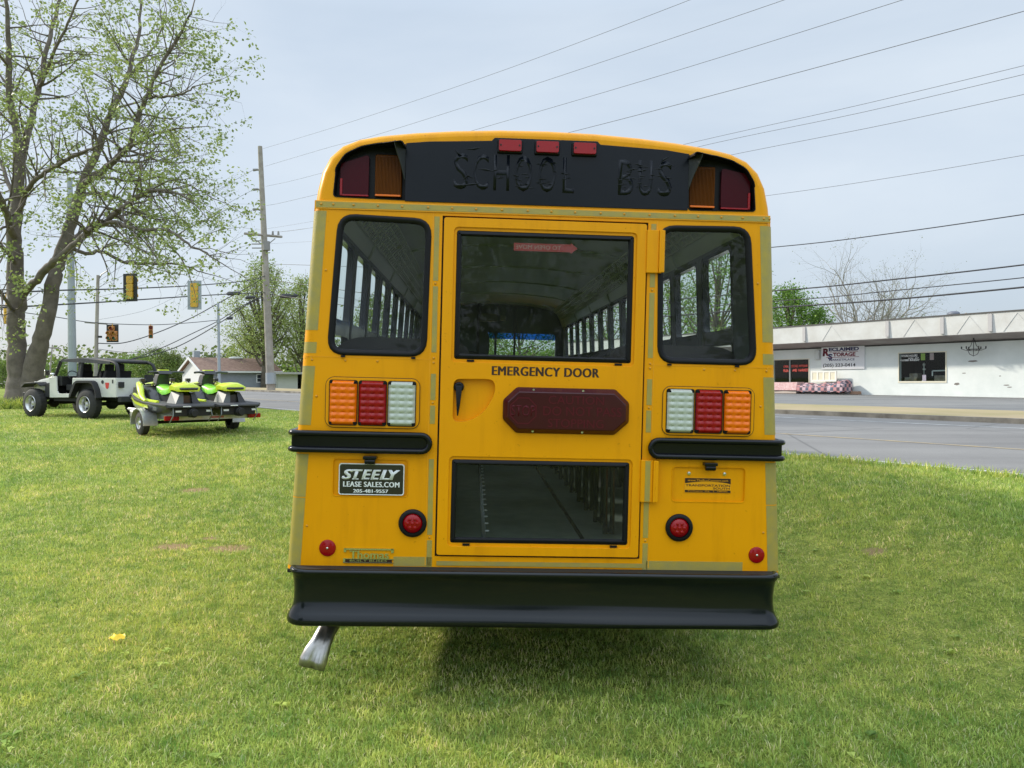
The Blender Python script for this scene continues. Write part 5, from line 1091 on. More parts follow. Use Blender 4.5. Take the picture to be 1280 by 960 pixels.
    bx, _ = on(1063, 492, -.4); b = MB(); b.box(0, .55, 0, .3, 0, .18); T = b.build('timber_block', mat('red_brick_block', (.36, .22, .15), .9), None, bevel=.015); T.matrix_world = Mx @ Matrix.Translation((bx, -.5, .01)); tag(T, 'short reddish block lying at the foot of the shop wall', 'block')
    vx, _ = on(1217, 390, 4.0); T = local('roof_vent', 'dark turbine vent standing on the shop roof', 'vent', vx, 2.0, 3.95); b = MB(); b.cyl((0, 0, 0), (0, 0, .35), .10, n=10); b.ball((-.1, 0, .42), .34, .2, .14); b.build('cowl', mat('vent_metal', (.12, .13, .16), .5, .4), T); b = MB(); b.cyl((.55, 0, 0), (.55, 0, .42), .05, n=8); b.build('pipe', mat('vent_pipe', (.4, .36, .32), .6), T)
shop()

# ------------------------------------------------------------------ the house on the left, with its carport and car
def house():
    H = thing('house', 'low grey house with brown shingle roof and white gable beyond the left road', 'house')
    Yh = 88.0; c = px(254, 489, Yh); o = Vector((c.x, c.y, c.z)); k = Yh/FPX
    ux = Vector((.766, .643, 0)); uy = Vector((-.643, .766, 0)); Mx = Matrix(((ux.x, uy.x, 0, o.x), (ux.y, uy.y, 0, o.y), (0, 0, 1, o.z), (0, 0, 0, 1))); H.matrix_world = Mx
    h = 25*k; L = 8.9; rid = h+16*k                     # front wall runs right from the gable corner
    gr = mat('grey_siding', (.20, .22, .25), .8, 0, (.24, .26, .29), 2); wh = mat('white_siding', (.62, .63, .62), .7); br = mat('brown_shingle', (.17, .10, .075), .9, 0, (.26, .17, .13), 3, detail=8)
    b = MB(); b.box(0, L, 0, .15, -.6, h); b.box(0, L, 6.9, 7.05, -.6, h); b.box(L-.15, L, .15, 6.9, -.6, h); b.build('front_wall', gr, H)
    b = MB(); b.loft([[(x, .0, -.6), (x, 7.0, -.6), (x, 7.0, h), (x, 3.5, rid-.05), (x, 0, h)] for x in (-.12, 0)]); b.build('gable_wall', wh, H)
    b = MB(); b.loft([[(x, -.5, h-.12), (x, 3.5, rid), (x, 7.5, h-.12), (x, 7.5, h+.06), (x, 3.5, rid+.2), (x, -.5, h+.06)] for x in (-.5, L+.3)]); rf = b.build('roof', br, H)
    b = MB(); b.box(-.55, L+.3, -.58, -.5, h-.16, h+.03); b.build('fascia', wh, rf)
    b = MB(); b.loft([[(-.58, -.5, h-.2), (-.50, -.5, h-.2), (-.50, -.5, h+.08), (-.58, -.5, h+.08)], [(-.58, 3.5, rid-.05), (-.50, 3.5, rid-.05), (-.50, 3.5, rid+.22), (-.58, 3.5, rid+.22)], [(-.58, 7.5, h-.2), (-.50, 7.5, h-.2), (-.50, 7.5, h+.08), (-.58, 7.5, h+.08)]]); b.build('bargeboard', wh, rf)
    b = MB(); b.box(.25, .95, 3.9, 4.5, h+.7, rid+.95); b.build('chimney', mat('chimney_grey', (.30, .33, .37), .8), rf); b = MB(); b.ball((5.0, 3.4, rid+.15), .9, .4, .22); b.build('roof_vent', wh, rf)
    x0 = 323.5; wx = 6.55; b = MB(); b.plate([(wx-.38, h*.42), (wx+.42, h*.42), (wx+.42, h*.86), (wx-.38, h*.86)], [[(wx-.30, h*.46), (wx+.34, h*.46), (wx+.34, h*.82), (wx-.30, h*.82)]], -.06, 0); w = b.build('window', M['white'], H)
    b = MB(); b.box(wx-.3, wx+.34, -.03, -.01, h*.46, h*.82); b.build('pane', mat('dark_window', (.04, .05, .06), .1), w); b = MB(); b.box(wx-.3, wx+.34, -.05, -.03, h*.63, h*.65); b.build('sash_bar', M['white'], w)
    # carport beside it
    C = thing('carport', 'flat-roofed pale carport between the wooden utility pole and the bus', 'carport'); C.matrix_world = Mx
    b = MB(); b.box(L-.6, L+2.0, -1.0, -.85, -.6, h*.86); b.box(L-.7, L-.55, -1.0, 3.0, -.6, h*.86); b.box(L+1.86, L+2.0, -.85, 4.0, -.6, h*.86); b.build('wall', mat('pale_wall', (.48, .48, .44), .8), C)
    b = MB(); b.box(L-1.4, L+8, -1.8, 4.5, h*.86, h*.97); b.build('roof', mat('carport_roof', (.40, .38, .36), .7), C); b = MB(); b.box(L+2.0, L+8, 3.9, 4.0, -.6, h*.86); b.build('back_wall', M['dark'], C)
    for x in (L+5, L+7.9): b = MB(); b.box(x, x+.12, -1.6, -1.48, -.6, h*.86); b.build('post', M['white'], C)
    V = thing('parked_car', 'dark car parked under the carport, half hidden by the bus', 'car'); V.matrix_world = Mx @ Matrix.Translation((L+3.9, 1.2, -.15)) @ Matrix.Rotation(R(80), 4, 'Z')
    b = MB(); b.loft([[(x, -w, .3), (x, w, .3), (x, w, z*.8), (x, w*.9, z), (x, -w*.9, z), (x, -w, z*.8)] for x, w, z in ((-2.3, .75, .7), (-2.0, .88, .9), (0, .9, .98), (1.6, .88, .92), (2.2, .75, .7))]); b.build('body', mat('car_maroon_black', (.03, .02, .025), .2, coat=1), V, smooth=60)
    b = MB(); b.loft([[(-1.5, -.75, .93), (-1.5, .75, .93), (1.0, .75, .95), (1.0, -.75, .95)], [(-1.0, -.6, 1.42), (-1.0, .6, 1.42), (.3, .6, 1.42), (.3, -.6, 1.42)]]); b.build('cabin', mat('car_glass', (.02, .02, .03), .08), V)
    for x in (-1.4, 1.4):
        for s in (-1, 1): b = MB(); b.lathe((x, s*.72, .32), (0, s, 0), [(0, .32), (.2, .32), (.2, .0001)], 16); b.build('wheel', M['tyre'], V)
    for s in (-1, 1): b = MB(); b.box(-2.34, -2.28, s*.6-.14, s*.6+.14, .6, .75); b.build('headlight', M['clear_lens'], V)
house()
strip('verge_path', 27.2, 29.0, .03, mat('pale_path', (.45, .42, .36), .9), s0=40, s1=110, fn=ground)

# ------------------------------------------------------------------ the white off-road car
def offroad_car():
    J = thing('offroad_car', 'white open off-road car with black bikini top and big tyres under the shade tree', 'car')
    ra = at(110, 21.8); fwd = Vector((-.90, .436, 0)); left = Vector((-.436, -.90, 0)); ra = Vector((ra.x, ra.y, ra.z)) - left*.80
    J.matrix_world = Matrix(((fwd.x, left.x, 0, ra.x), (fwd.y, left.y, 0, ra.y), (0, 0, 1, ra.z-.01), (0, 0, 0, 1)))
    wh = mat('white_car_paint', (.62, .62, .58), .3, 0, (.56, .56, .52), 3, coat=.3); bk = mat('black_trim', (.015, .015, .017), .6); cl = mat('black_canvas', (.045, .045, .05), .85, 0, (.07, .07, .075), 5); rr, tw = .43, .29
    # side panels with door opening and wheel arch
    side = [(-1.10, .64), (-.50, .64), (-.46, .80), (-.34, 1.0), (-.22, 1.04), (.30, 1.04), (.40, 1.0), (.50, .80), (.54, .62), (1.62, .60), (1.75, .60), (1.75, 1.02), (1.80, 1.18), (1.52, 1.22), (1.44, 1.22), (1.41, .80), (1.34, .72), (.84, .72), (.76, .78), (.73, 1.17), (-1.10, 1.17)]
    for s in (-1, 1):
        b = MB(); b.plate(side, (), 0, .035, lambda x, y, z, s=s: (x, s*(.76-y), z)); b.build('side_panel', wh, J, bevel=.008)
        b = MB(); b.plate(rpoly([(-.52, .60), (-.46, .84), (-.34, 1.05), (-.22, 1.10), (.32, 1.10), (.46, 1.03), (.62, .76), (.66, .62), (.60, .62), (.49, .80), (.38, 1.0), (.30, 1.035), (-.21, 1.035), (-.33, .99), (-.44, .80), (-.47, .60)], .03), (), -.17, .02, lambda x, y, z, s=s: (x, s*(.76-y), z)); b.build('fender_flare', bk, J, bevel=.012)
        b = MB(); b.loft([[(2.02, s*.50, .98), (2.02, s*.88, .96), (2.02, s*.88, .93), (2.02, s*.50, .93)], [(2.15, s*.50, 1.06), (2.15, s*.90, 1.05), (2.15, s*.90, 1.01), (2.15, s*.50, 1.02)], [(2.70, s*.48, 1.05), (2.70, s*.90, 1.03), (2.70, s*.90, .99), (2.70, s*.48, 1.01)], [(2.92, s*.48, .96), (2.92, s*.86, .93), (2.92, s*.86, .88), (2.92, s*.48, .9)]]); b.build('front_fender', bk, J, bevel=.01)
        b = MB(); b.box(.0, .04, 0, 0, 0, 0) if 0 else b.plate([(1.75, .62), (2.02, .62), (2.02, 1.0), (1.75, 1.04)], (), 0, .1, lambda x, y, z, s=s: (x, s*(.72-y), z)); b.build('inner_fender', bk, J)
    b = MB(); b.box(-1.08, 1.7, -.72, .72, .62, .70); b.box(-1.08, -1.04, -.72, .72, .64, .80); b.box(1.6, 1.66, -.72, .72, .62, 1.1); b.box(-.45, .5, -.72, -.45, .7, 1.03); b.box(-.45, .5, .45, .72, .7, 1.03); b.build('tub', bk, J)
    b = MB(); b.box(-1.115, -1.08, -.755, .755, .64, 1.17); b.build('tailgate', wh, J, bevel=.01)
    b = MB(); b.box(1.50, 1.78, -.735, .735, .98, 1.205); b.build('cowl', wh, J, bevel=.03)
    b = MB(); b.loft([[(x, -w, .80), (x, -w, z-.05), (x, -w+.07, z), (x, 0, z+.03), (x, w-.07, z), (x, w, z-.05), (x, w, .80)] for x, w, z in ((1.74, .66, 1.21), (2.2, .60, 1.17), (2.6, .54, 1.12), (2.80, .50, 1.08))]); b.build('hood', wh, J, smooth=50)
    b = MB(); b.box(2.78, 2.84, -.52, .52, .62, 1.06); g = b.build('grille', wh, J, bevel=.02)
    for s in (-1, 1): b = MB(); b.lathe((2.83, s*.38, .90), (1, 0, 0), [(0, .09), (.04, .08), (.05, .0001)], 14); b.build('headlight', M['clear_lens'], J)
    b = MB(); b.box(2.95, 3.10, -.70, .70, .58, .74); b.box(2.8, 2.96, -.4, -.3, .6, .68); b.box(2.8, 2.96, .3, .4, .6, .68); b.build('front_bumper', bk, J, bevel=.02)
    # windscreen frame, roll cage, canvas
    A = lambda x, y, z: Vector((x, y, z)); b = MB()
    pts = [A(1.60, -.66, 1.20), A(1.36, -.62, 1.70), A(1.36, .62, 1.70), A(1.60, .66, 1.20), A(1.60, -.66, 1.20)]; b.tube(pts, .028, 8); fr = b.build('windscreen_frame', bk, J)
    b = MB(); b.add([pts[0], pts[1], pts[2], pts[3]], [(0, 1, 2, 3)]); b.build('pane', M['glass_clear'], fr, smooth=0, recalc=False)
    for s in (-1, 1): b = MB(); b.tube([A(1.61, s*.70, 1.20), A(1.40, s*.67, 1.66)], .03, 6); b.build('windscreen_post', bk, fr)
    b = MB()
    for s in (-1, 1):
        b.tube(smoothpath([A(.55, s*.62, .72), A(.55, s*.62, 1.2), A(.52, s*.58, 1.62), A(.50, s*.50, 1.69)], 4), .045, 8)
        b.tube([A(1.38, s*.56, 1.69), A(.50, s*.54, 1.70), A(-.14, s*.54, 1.67)], .036, 8)
        b.tube(smoothpath([A(-.12, s*.54, 1.68), A(-.80, s*.58, 1.60), A(-.98, s*.60, 1.40), A(-1.02, s*.62, 1.0)], 4), .045, 8)
    b.tube([A(.50, -.52, 1.69), A(.50, .52, 1.69)], .045, 8); b.tube([A(-.70, -.54, 1.62), A(-.70, .54, 1.62)], .04, 8); b.build('roll_cage', bk, J)
    b = MB(); b.loft([[(x, y, z-.05*(abs(y)/.64)**4-.012*math.cos(y*4)*(1 if 0 else 1)) for y in np.linspace(-.64, .64, 9)] for x, z in ((1.40, 1.73), (1.0, 1.755), (.5, 1.765), (0, 1.72), (-.68, 1.65))], False, (False, False)); ct = b.build('canvas_top', cl, J, smooth=80); sm = ct.modifiers.new('t', 'SOLIDIFY'); sm.thickness = .02
    for s in (-1, 1): b = MB(); b.plate([(-.70, 1.56), (1.40, 1.645), (1.41, 1.70), (.5, 1.735), (-.70, 1.63)], (), 0, .02, lambda x, y, z, s=s: (x, s*(.645-y), z)); b.build('canvas_skirt', cl, J)
    for x0, x1 in ((.56, .74),):
        for s in (-1, 1): b = MB(); b.plate([(x0, 1.17), (x1-.02, 1.17), (x1-.05, 1.70), (x0-.05, 1.72)], (), 0, .02, lambda x, y, z, s=s: (x, s*(.60-y), z)); b.build('canvas_strap', cl, J)
    # seats
    for (x, y, w) in ((.80, .36, .24), (.80, -.36, .24), (-.12, 0, .45)):
        b = MB(); b.box(x-.05, x+.45, y-w, y+w, .80, .98); b.loft([[(x-.02, y-w, .95), (x+.12, y-w, .95), (x+.12, y+w, .95), (x-.02, y+w, .95)], [(x-.14, y-w*.92, 1.38), (x-.02, y-w*.92, 1.38), (x-.02, y+w*.92, 1.38), (x-.14, y+w*.92, 1.38)]])
        b.box(x-.20, x-.09, y-.13, y+.13, 1.36, 1.58); b.build('seat', M['dark'], J, bevel=.03)
    b = MB(); b.lathe((1.25, .36, 1.22), (-.8, 0, .5), [(0, .18), (.02, .185), (.03, .17), (.01, .16)], 20); b.build('steering_wheel', bk, J); b = MB(); b.box(1.30, 1.52, -.68, .68, .95, 1.22); b.build('dashboard', M['dark'], J)
    # wheels
    for x in (0, 2.40):
        for s in (-1, 1):
            b = MB(); yo = s*.63
            b.lathe((x, yo, rr), (0, s, 0), [(0, .22), (.01, rr*.82), (.05, rr*.97), (.08, rr), (tw-.08, rr), (tw-.05, rr*.97), (tw-.01, rr*.82), (tw, .245), (tw-.04, .235)], 40)
            for k in range(28):
                a = 2*PI*k/28
                for yy, da in ((.085, 0), (tw-.085, .11)):
                    c, sn = math.cos(a+da), math.sin(a+da); p = Vector((x+c*(rr-.004), yo+s*yy, rr+sn*(rr-.004))); t = Vector((-sn, 0, c)); n_ = Vector((c, 0, sn)); w_ = Vector((0, s, 0))
                    b.add([p+t*i*.024+w_*j*.035+n_*k2*.007 for k2 in (-1, 1) for i, j in ((-1, -1), (1, -1), (1, 1), (-1, 1))], [(0, 1, 2, 3), (4, 5, 6, 7), (0, 1, 5, 4), (1, 2, 6, 5), (2, 3, 7, 6), (3, 0, 4, 7)])
            t = b.build('wheel', M['tyre'], J, smooth=40)
            b = MB(); b.lathe((x, yo, rr), (0, s, 0), [(tw-.01, .235), (tw+.004, .225), (tw-.012, .205), (tw-.13, .180), (tw-.15, .10), (tw-.11, .07), (tw-.07, .065), (tw-.06, .0001)], 32)
            rm = b.build('rim', M['rim'], t, smooth=50)
            for k in range(6): a = 2*PI*k/6; q = MB(); q.ball((x+.14*math.cos(a), yo+s*(tw-.135), rr+.14*math.sin(a)), .040, .02, .040, 8, 6); q.build('rim_hole', M['dark'], rm)
    # underside, bumper, tow gear, lamps, badge
    b = MB(); b.box(-1.15, 2.9, -.42, -.32, .52, .62); b.box(-1.15, 2.9, .32, .42, .52, .62); b.cyl((0, -.65, rr), (0, .65, rr), .055); b.ball((0, .05, rr), .17); b.cyl((2.4, -.65, rr), (2.4, .65, rr), .05); b.ball((2.4, .2, rr), .15); b.box(.5, 1.7, -.66, .66, .50, .60); b.build('chassis', M['dark'], J)
    b = MB(); b.box(-1.30, -1.14, -.74, .74, .50, .66); b.box(-1.39, -1.28, -.05, .05, .44, .54); b.build('rear_bumper', bk, J, bevel=.02)
    b = MB(); b.tube([A(-1.28, .45, .60), A(-1.36, .46, .60), A(-1.37, .42, .52), A(-1.36, .38, .60), A(-1.28, .39, .60)], .016, 6); b.build('shackle', M['rim'], J)
    b = MB(); b.tube([A(-1.22, .40, .66), A(-1.20, -.20, 1.18)], .035, 8); b.box(-1.24, -1.14, -.34, -.12, 1.0, 1.26); b.build('tyre_carrier', bk, J)
    for s in (-1, 1):
        b = MB(); b.box(-1.17, -1.11, s*.62-.08, s*.62+.08, .90, 1.06); b.build('tail_lamp', bk, J, bevel=.01)
    b = MB(); b.plate(rpoly([(-.30, .90), (-.36, .94), (-.38, 1.08), (-.22, 1.08), (-.24, .94)], .02), (), -.006, .001, lambda x, y, z: (x-.45, .761-y, z-.04)); b.build('shield_sticker', mat('red_sticker', (.55, .04, .03), .5), J)
    b = MB(); b.lathe((-.40+.30, .76, 1.0), (0, 1, 0), [(0, .001), (0, .06), (.02, .055), (.02, .0001)], 16); b.build('fuel_cap', bk, J) if 0 else None
    b = MB(); b.lathe((-.56, .758, 1.06), (0, 1, 0), [(0, .052), (.012, .05), (.014, .0001)], 16); b.build('fuel_cap', bk, J)
    b = MB(); b.box(-1.0, -.95, .757, .765, 1.02, 1.12); b.build('side_latch', bk, J)
    for s in (-1, 1):
        b = MB(); b.tube([A(1.58, s*.74, 1.26), A(1.62, s*.92, 1.30)], .012, 6); b.box(1.60, 1.64, s*.92-.07, s*.92+.07, 1.24, 1.40); b.build('mirror', bk if s < 0 else M['chrome'], J, bevel=.01)
    b = MB(); b.ball((2.0, .50, 1.26), .07); b.build('work_lamp', M['chrome'], J)
offroad_car()

# ------------------------------------------------------------------ trailer with two watercraft
def tow_set():
    fw = Vector((-.70, .714, 0)).normalized(); right = Vector((fw.y, -fw.x, 0)); lf = -right; L_ = at(177, 17.4); c = L_+right*1.06; R_ = L_+right*2.12; zc = (L_.z+ground(R_.x, R_.y))/2-.01
    Mx = Matrix(((fw.x, lf.x, 0, c.x), (fw.y, lf.y, 0, c.y), (0, 0, 1, zc), (0, 0, 0, 1)))
    T = thing('boat_trailer', 'silver two-place trailer carrying the pair of green watercraft behind the white car', 'trailer'); T.matrix_world = Mx
    al = mat('galvanised', (.52, .53, .52), .4, .5, (.42, .42, .42), 8); A = lambda x, y, z: (x, y, z)
    b = MB()
    for y in (-.75, .75): b.box(-1.15, 1.6, y-.03, y+.03, .36, .45)
    for x in (-1.15, -.05, 1.0, 1.58): b.box(x-.03, x+.03, -.92 if x < -1 else -.78, .92 if x < -1 else .78, .355, .445)
    for s in (-1, 1): b.tube([A(1.6, s*.75, .41), A(3.1, s*.10, .42)], .04, 6)
    b.tube([A(2.2, 0, .42), A(4.05, 0, .44)], .045, 6); b.build('frame', al, T)
    b = MB()
    for y in (-.98, -.22, .22, .98): b.tube([A(-1.1, y*.78, .46), A(1.7, y*.74, .47)], .03, 6)
    for x in (-.9, 1.3):
        for y in (-.98, -.22, .22, .98): b.tube([A(x, y*.77, .40), A(x, y*.77, .52)], .02, 6)
    b.build('bunk', al, T)
    b = MB(); b.cyl((0, -1.0, .27), (0, 1.0, .27), .035); b.build('axle', M['dark'], T)
    for s in (-1, 1):
        b = MB(); b.lathe((0, s*.95, .27), (0, s, 0), [(0, .14), (.01, .24), (.03, .27), (.15, .27), (.17, .24), (.18, .14)], 28); w = b.build('wheel', M['tyre'], T)
        b = MB(); b.lathe((0, s*.95, .27), (0, s, 0), [(.178, .15), (.16, .14), (.14, .06), (.18, .04), (.18, .0001)], 20); b.build('rim', M['rim'], w)
        b = MB(); b.loft([[(.42*math.cos(t), s*.86, .24+.36*math.sin(t)), (.42*math.cos(t), s*1.17, .24+.36*math.sin(t)), (.40*math.cos(t), s*1.17, .24+.34*math.sin(t)), (.40*math.cos(t), s*.86, .24+.34*math.sin(t))] for t in np.linspace(-.05, PI+.05, 14)]); b.build('mudguard', al, T, smooth=50)
        b = MB(); b.box(-1.24, -1.16, s*.86-.15 if s > 0 else -1.12-.04, s*.86+.15 if s > 0 else -.86, .36, .46); b.build('tail_lamp', M['red_lens'], T, bevel=.01)
    b = MB(); b.box(-1.19, -1.185, -.30, .02, .385, .425); b.build('reflective_strip', mat('red_white_strip', (.45, .12, .10), .5), T)
    b = MB(); b.tube([A(2.9, .1, .44), A(2.9, .1, .85)], .03, 6); b.box(2.8, 3.0, .02, .18, .85, 1.0); b.build('winch', al, T)
    hullm = mat('black_hull', (.02, .02, .022), .35, coat=.3); deck = mat('deck_mat', (.055, .055, .058), .75, bump=.2, bs=40); grn = mat('lime_green', (.30, .72, .03), .35, 0, (.24, .68, .10), 2, coat=.3); yel = mat('lime_yellow', (.60, .72, .03), .35, coat=.3); grey = mat('grey_plastic', (.20, .22, .22), .5); hullw = mat('silver_hull', (.38, .40, .38), .3, .3)
    def craft(y0, label):
        P = thing('personal_watercraft', label, 'watercraft', group='watercraft on the trailer'); P.matrix_world = Mx @ Matrix.Translation((-1.35, y0, .37)) @ Matrix.Rotation(R(-.5), 4, 'Y')
        S = [(0, .52, .10, .30), (.5, .56, .06, .31), (1.2, .57, .03, .34), (1.9, .52, .04, .40), (2.5, .38, .12, .48), (2.9, .20, .25, .56), (3.12, .04, .42, .62)]
        b = MB(); b.loft([[(x, -w*.35, k+.02), (x, 0, k), (x, w*.35, k+.02), (x, w*.85, k+.12), (x, w, t-.05), (x, w*1.04, t), (x, -w*1.04, t), (x, -w, t-.05), (x, -w*.85, k+.12)] for x, w, k, t in S]); h = b.build('hull', hullm, P, smooth=40)
        for s in (-1, 1):                                   # hull flash in silver, lime and green
            b = MB(); b.loft([[(x, s*(w*.90+.012), k+.14), (x, s*(w+.014), t-.05), (x, s*(w+.008), t-.055), (x, s*(w*.90+.004), k+.14)] for x, w, k, t in S[2:6]]); b.build('hull_flash', hullw, P)
            b = MB(); b.loft([[(x, s*(w*.98+.018), t-.10), (x, s*(w+.02), t-.035), (x, s*(w+.01), t-.035), (x, s*(w*.98+.006), t-.10)] for x, w, k, t in ((.95, .565, 0, .33), (1.4, .56, 0, .36), (1.9, .52, 0, .40), (2.5, .38, 0, .48))]); b.build('hull_flash', yel, P)
            if s > 0 or 1: text('300', 0, .22, .0, .085, 0, 'lettering', grey, P).matrix_local = Matrix.Translation((.62 if s > 0 else .40, s*.585, .20)) @ Matrix.Rotation(PI if s > 0 else 0, 4, 'Z')
        b = MB(); b.loft([[(x, -w*1.05, t), (x, -w*1.05, t+.035), (x, w*1.05, t+.035), (x, w*1.05, t)] for x, w, k, t in S[:6]]); b.build('gunwale', deck, P, bevel=.01)
        b = MB(); b.loft([[(-.12, -.45, .27), (-.12, -.45, .31), (-.12, .45, .31), (-.12, .45, .27)], [(.0, -.53, .27), (.0, -.53, .345), (.0, .53, .345), (.0, .53, .27)], [(.62, -.55, .30), (.62, -.55, .355), (.62, .55, .355), (.62, .55, .30)]]); b.build('boarding_platform', deck, P, bevel=.012)
        # foredeck rising to the nose
        F = [(1.35, .34, .37, .42), (1.55, .36, .40, .58), (1.75, .38, .42, .68), (2.1, .36, .46, .70), (2.6, .28, .52, .68), (2.95, .14, .58, .66), (3.10, .03, .62, .64)]
        b = MB(); b.loft([[(x, -w, z0), (x, -w*.86, z0+(z1-z0)*.6), (x, -w*.45, z1), (x, 0, z1+.02), (x, w*.45, z1), (x, w*.86, z0+(z1-z0)*.6), (x, w, z0)] for x, w, z0, z1 in F]); b.build('hood', hullm, P, smooth=60)
        b = MB(); b.loft([[(x, -w, z1+.005), (x, -w*.3, z1+.05), (x, w*.3, z1+.05), (x, w, z1+.005)] for x, w, z1 in ((1.75, .2, .76), (2.1, .19, .75), (2.6, .12, .71))]); b.build('hood_panel', yel, P, smooth=50)
        for s in (-1, 1):                                   # swept side fairings
            b = MB(); b.tube(smoothpath([(2.75, s*.16, .70), (2.35, s*.29, .745), (1.95, s*.40, .72), (1.62, s*.49, .60), (1.40, s*.535, .46), (1.15, s*.55, .385)], 4), [.03+.045*math.sin(PI*k/20) for k in range(21)], 8); b.build('side_fairing', yel, P, smooth=60)
            b = MB(); b.plate([(1.15, .38), (2.6, .46), (2.5, .66), (1.95, .69), (1.6, .56), (1.35, .42)], (), 0, .03, lambda x, y, z, s=s: (x, s*(.47-y-.13*max(0, x-1.6)), z)); b.build('fairing_panel', hullm, P)
            b = MB(); b.loft([[(x, s*w, z), (x, s*(w+.07), z-.02), (x, s*(w+.07), z-.06), (x, s*w, z-.05)] for x, w, z in ((.75, .40, .40), (1.2, .44, .42), (1.7, .42, .47), (2.4, .33, .55))]); b.build('footwell_trim', yel, P)
        # seat: base, green saddle, raised yellow tail with grab handle
        b = MB(); b.loft([[(x, -w, .34), (x, -w*.8, z), (x, w*.8, z), (x, w, .34)] for x, w, z in ((.24, .16, .52), (.50, .17, .62), (1.2, .16, .58), (1.6, .15, .66))]); b.build('seat_base', hullm, P, smooth=40)
        b = MB(); b.loft([[(x, -w, z-.14), (x, -w*1.05, z-.04), (x, -w*.6, z+.02), (x, 0, z+.03), (x, w*.6, z+.02), (x, w*1.05, z-.04), (x, w, z-.14)] for x, w, z in ((.60, .20, .735), (.95, .18, .67), (1.25, .16, .655), (1.62, .14, .73))]); b.build('saddle', grn, P, smooth=60)
        b = MB(); b.loft([[(x, -w, z-.12), (x, -w*1.08, z-.03), (x, -w*.6, z+.03), (x, 0, z+.04), (x, w*.6, z+.03), (x, w*1.08, z-.03), (x, w, z-.12)] for x, w, z in ((.08, .12, .73), (.14, .24, .73), (.35, .27, .765), (.66, .21, .745))]); b.build('rear_seat', yel, P, smooth=60)
        b = MB(); b.tube(smoothpath([(.22, -.20, .68), (.09, -.16, .67), (.07, 0, .67), (.09, .16, .67), (.22, .20, .68)], 3), .028, 8); b.build('grab_handle', hullm, P)
        for s in (-1, 1): b = MB(); b.loft([[(.16, s*.10, .34), (.16, s*.27, .34), (.22, s*.15, .58), (.22, s*.08, .58)], [(.60, s*.14, .34), (.60, s*.30, .34), (.60, s*.20, .60), (.60, s*.10, .60)]]); b.build('tail_cowl', mat('mid_grey_cowl', (.11, .12, .12), .5) if s > 0 else hullm, P)
        # steering: column, bars, pad
        b = MB(); b.loft([[(x-.12, -w, z), (x+.14, -w, z), (x+.14, w, z), (x-.12, w, z)] for x, w, z in ((1.72, .16, .72), (1.70, .13, .90), (1.64, .12, .98))]); b.build('steering_column', hullm, P, bevel=.02)
        b = MB(); b.tube(smoothpath([(1.40, -.40, 1.02), (1.52, -.25, 1.03), (1.60, 0, 1.0), (1.52, .25, 1.03), (1.40, .40, 1.02)], 3), .026, 8); b.loft([[(1.45, -.15, .99), (1.75, -.12, 1.0), (1.75, .12, 1.0), (1.45, .15, .99)], [(1.50, -.13, 1.06), (1.72, -.10, 1.07), (1.72, .10, 1.07), (1.50, .13, 1.06)]]); hb = b.build('handlebar', hullm, P)
        b = MB(); b.box(1.52, 1.68, -.11, .11, 1.058, 1.085); b.build('bar_pad', yel, P, bevel=.01)
        for s in (-1, 1): b = MB(); b.box(1.9, 2.0, s*.34-.05, s*.34+.05, .80, .88); b.tube([(1.95, s*.28, .72), (1.95, s*.34, .82)], .02, 6); b.build('mirror', hullm, P, bevel=.02)
        # stern gear
        b = MB(); b.cyl((-.16, 0, .15), (.05, 0, .15), .10, n=16); b.cyl((-.22, 0, .15), (-.16, 0, .15), .075, n=16); b.box(-.04, .02, -.40, .40, .08, .26); b.build('jet_nozzle', M['dark'], P, bevel=.008)
        for y in (-.36, .30): b = MB(); b.box(-.055, -.045, y-.07, y+.05, .17, .21); b.build('decal', M['white'], P)
        b = MB(); b.box(-.125, -.118, .05, .22, .285, .305); b.build('decal', M['white'], P)
        for s in (-1, 1): b = MB(); b.tube([(-.05, s*.40, .28), (-.10, s*.42, .10), (.1, s*.42, -.06)], .012, 5); b.build('tie_down', grey, P)
        return P
    craft(.50, 'green and black watercraft on the left of the trailer, nearest the white car'); craft(-.55, 'green and black watercraft on the right of the trailer, nearest the bus')
tow_set()

# ------------------------------------------------------------------ poles, signals, wires
M['wood_pole'] = mat('weathered_pole', (.24, .21, .18), .9, 0, (.34, .31, .27), 1.5, .4, 8); M['steel_pole'] = mat('grey_steel_pole', (.30, .33, .36), .5, .3, (.36, .39, .42), 1); M['ceramic'] = mat('insulator_grey', (.22, .21, .20), .4); M['cable'] = mat('cable_black', (.035, .035, .04), .6); M['wire_thin'] = mat('wire_aluminium', (.13, .13, .14), .6)
def pole(name, label, top, bot, Y, w0, w1, m, arms=(), cat='pole'):
    """straight pole given by its photo pixels at depth Y; w in pixels"""
    a = px(bot[0], bot[1], Y); b_ = px(top[0], top[1], Y); a.z = min(a.z, ground(a.x, a.y)); T = thing(name, label, cat, a); k = Y/FPX/2
    b = MB(); d = b_-a; b.tube([(0, 0, -.3), tuple(d*.5), tuple(d)], [w0*k, (w0+w1)/2*k, w1*k], 12); b.build('post', m, T, smooth=50)
    return T, (lambda x, y, dy=0: px(x, y, Y+dy)-a)
U1, q1 = pole('utility_pole', 'tall leaning wooden utility pole with crossarm left of the bus', (325, 183), (339, 489), 63.7, 11, 5.5, M['wood_pole'])
b = MB(); b.tube([q1(306, 292, -2), q1(352, 296, 2)], .11, 6); b.build('crossarm', M['wood_pole'], U1)
b = MB(); b.tube([q1(314, 296), q1(331, 308)], .04, 5); b.tube([q1(344, 298), q1(332, 308)], .04, 5); b.build('arm_brace', M['ceramic'], U1)
